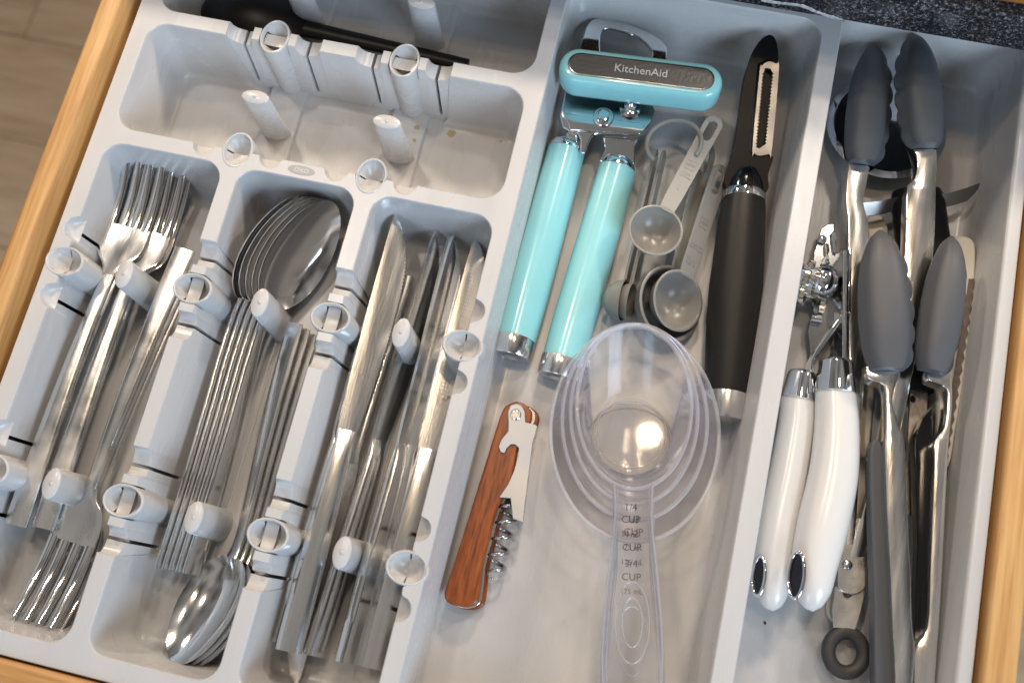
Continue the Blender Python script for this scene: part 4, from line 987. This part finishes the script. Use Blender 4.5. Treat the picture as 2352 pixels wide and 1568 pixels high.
# thin chrome arms seen on edge
g = G(); slab(g, [(1937, 575), (1945, 572), (1946, 716), (1944, 832), (1935, 832), (1936, 716)], -4.2, -2.3); g.build('arm', M_CHROME, wo, bevel=.04)
g = G(); slab(g, [(1951, 570), (1957, 572), (1955, 720), (1948, 716)], -4.2, -2.4); g.build('arm', M_CHROME, wo, bevel=.04)
g = G(); slab(g, [(1941, 708), (1948, 718), (1880, 812), (1868, 832), (1868, 852), (1860, 850), (1862, 828), (1875, 800)], -3.9, -2.6); g.build('cross_arm', M_CHROME, wo, bevel=.05)
M_SHADEPL = mat('shade_toned_plate', (.42, .42, .42), .14, 1)  # dark grey takes in the shade over plate and tray floor
g = G(); slab(g, R8((500, 180), (540, 155), (577, 148), (580, 190), (570, 235), (575, 310), (600, 330), (625, 300), (640, 320), (640, 690), (480, 920), (440, 960), (420, 800), (450, 690), (440, 600), (450, 420), (455, 320), (480, 260)), -4.4, -4.2); g.build('body_plate', M_SHADEPL, wo, bevel=.04)
g = G(); slab(g, R8((565, 200), (590, 198), (598, 240), (585, 262), (600, 330), (580, 322), (568, 270)), -3.6, -3.1); g.build('tip_plate', M_CHROME, wo, bevel=.03)
p = at(*R8((505, 248))[0], -4.1); g = G(); g.lathe([(.25, -.05), (.25, .1), (.15, .18), (.01, .2)], Matrix.Translation(p), 18); g.build('rivet', M_POL, wo, sharp=40)
p = at(*R8((470, 732))[0], -4.0); g = G(); Mx = Matrix.Translation(p) @ Matrix.Rotation(PI/2, 4, 'Y'); g.lathe([(.14, -.28), (.24, -.28), (.24, .28), (.14, .28), (.14, -.2)], Mx, 18); g.build('stop_pin', M_POL, wo, sharp=40)
# gear stack on a sideways axle
def gear(u, v, z, teeth, r, th, nm, mt):
    c = at(u, v, z); ax = V((1, -.16, .25)).normalized(); Mz = Matrix.Translation(c) @ ax.to_track_quat('Z', 'Y').to_matrix().to_4x4(); P = []
    for k in range(teeth*4):
        a = 2*PI*k/(teeth*4); rr_ = r*(1 if k % 4 in (0, 1) else .86); P.append((rr_*math.cos(a), rr_*math.sin(a)))
    g = G(); g.prism(P, -th/2, th/2, Mz); g.build(nm, mt, wo, sharp=25); return Mz
M_BRASSY = mat('warm_steel', (.68, .60, .48), .18, 1)
gear(1828, 648, -3.2, 22, 1.15, .22, 'gear', M_BRASSY); gear(1842, 650, -3.2, 18, 1.0, .18, 'washer', M_CHROME); gear(1854, 648, -3.2, 16, 1.22, .22, 'gear', M_BRASSY); gear(1866, 648, -3.2, 24, .85, .3, 'spacer', M_CHROME); Mg = gear(1879, 645, -3.2, 30, 1.0, .14, 'gear', M_BRASSY)
g = G(); g.lathe([(1.0, .05), (1.02, .2), (.98, .5), (.82, .8), (.5, 1.02), (.01, 1.1)], Mg, 32, True, False); g.build('axle_cap', M_CHROME, wo, sharp=60)
g = G(); g.lathe([(.45, -2.2), (.45, .1)], Mg, 18, True, True); g.build('axle', M_POL, wo)
gear(1895, 690, -3.9, 12, .75, .25, 'gear', M_BRASSY)
g = G(); slab(g, R8((500, 395), (515, 355), (545, 345), (552, 365), (530, 372), (520, 402)), -3.2, -2.9); g.build('spring_clip', M_POL, wo, bevel=.03)
# crumbs
for i, (u, v, z, lab) in enumerate(((1757, 1430, -5.13, 'tiny brown crumb on the tray floor below the white handles'), (1608, 1103, -4.98, 'tiny dark crumb on the bin floor right of the clear cups'))):
    p = at(u, v, z); g = G(); rr_ = .06; g.loft([[p + V((rr_*k*math.cos(a), rr_*k*1.5*math.sin(a), h)) for a in [2*PI*j/8 for j in range(8)]] for k, h in ((.8, 0), (1, .03), (.5, .07))]); tag(g.build('crumb', mat('crumb%d' % i, (.06, .025, .01), .8), None), lab, 'crumb')

for o in list(bpy.data.objects):
    if '_o' in o: del o['_o']
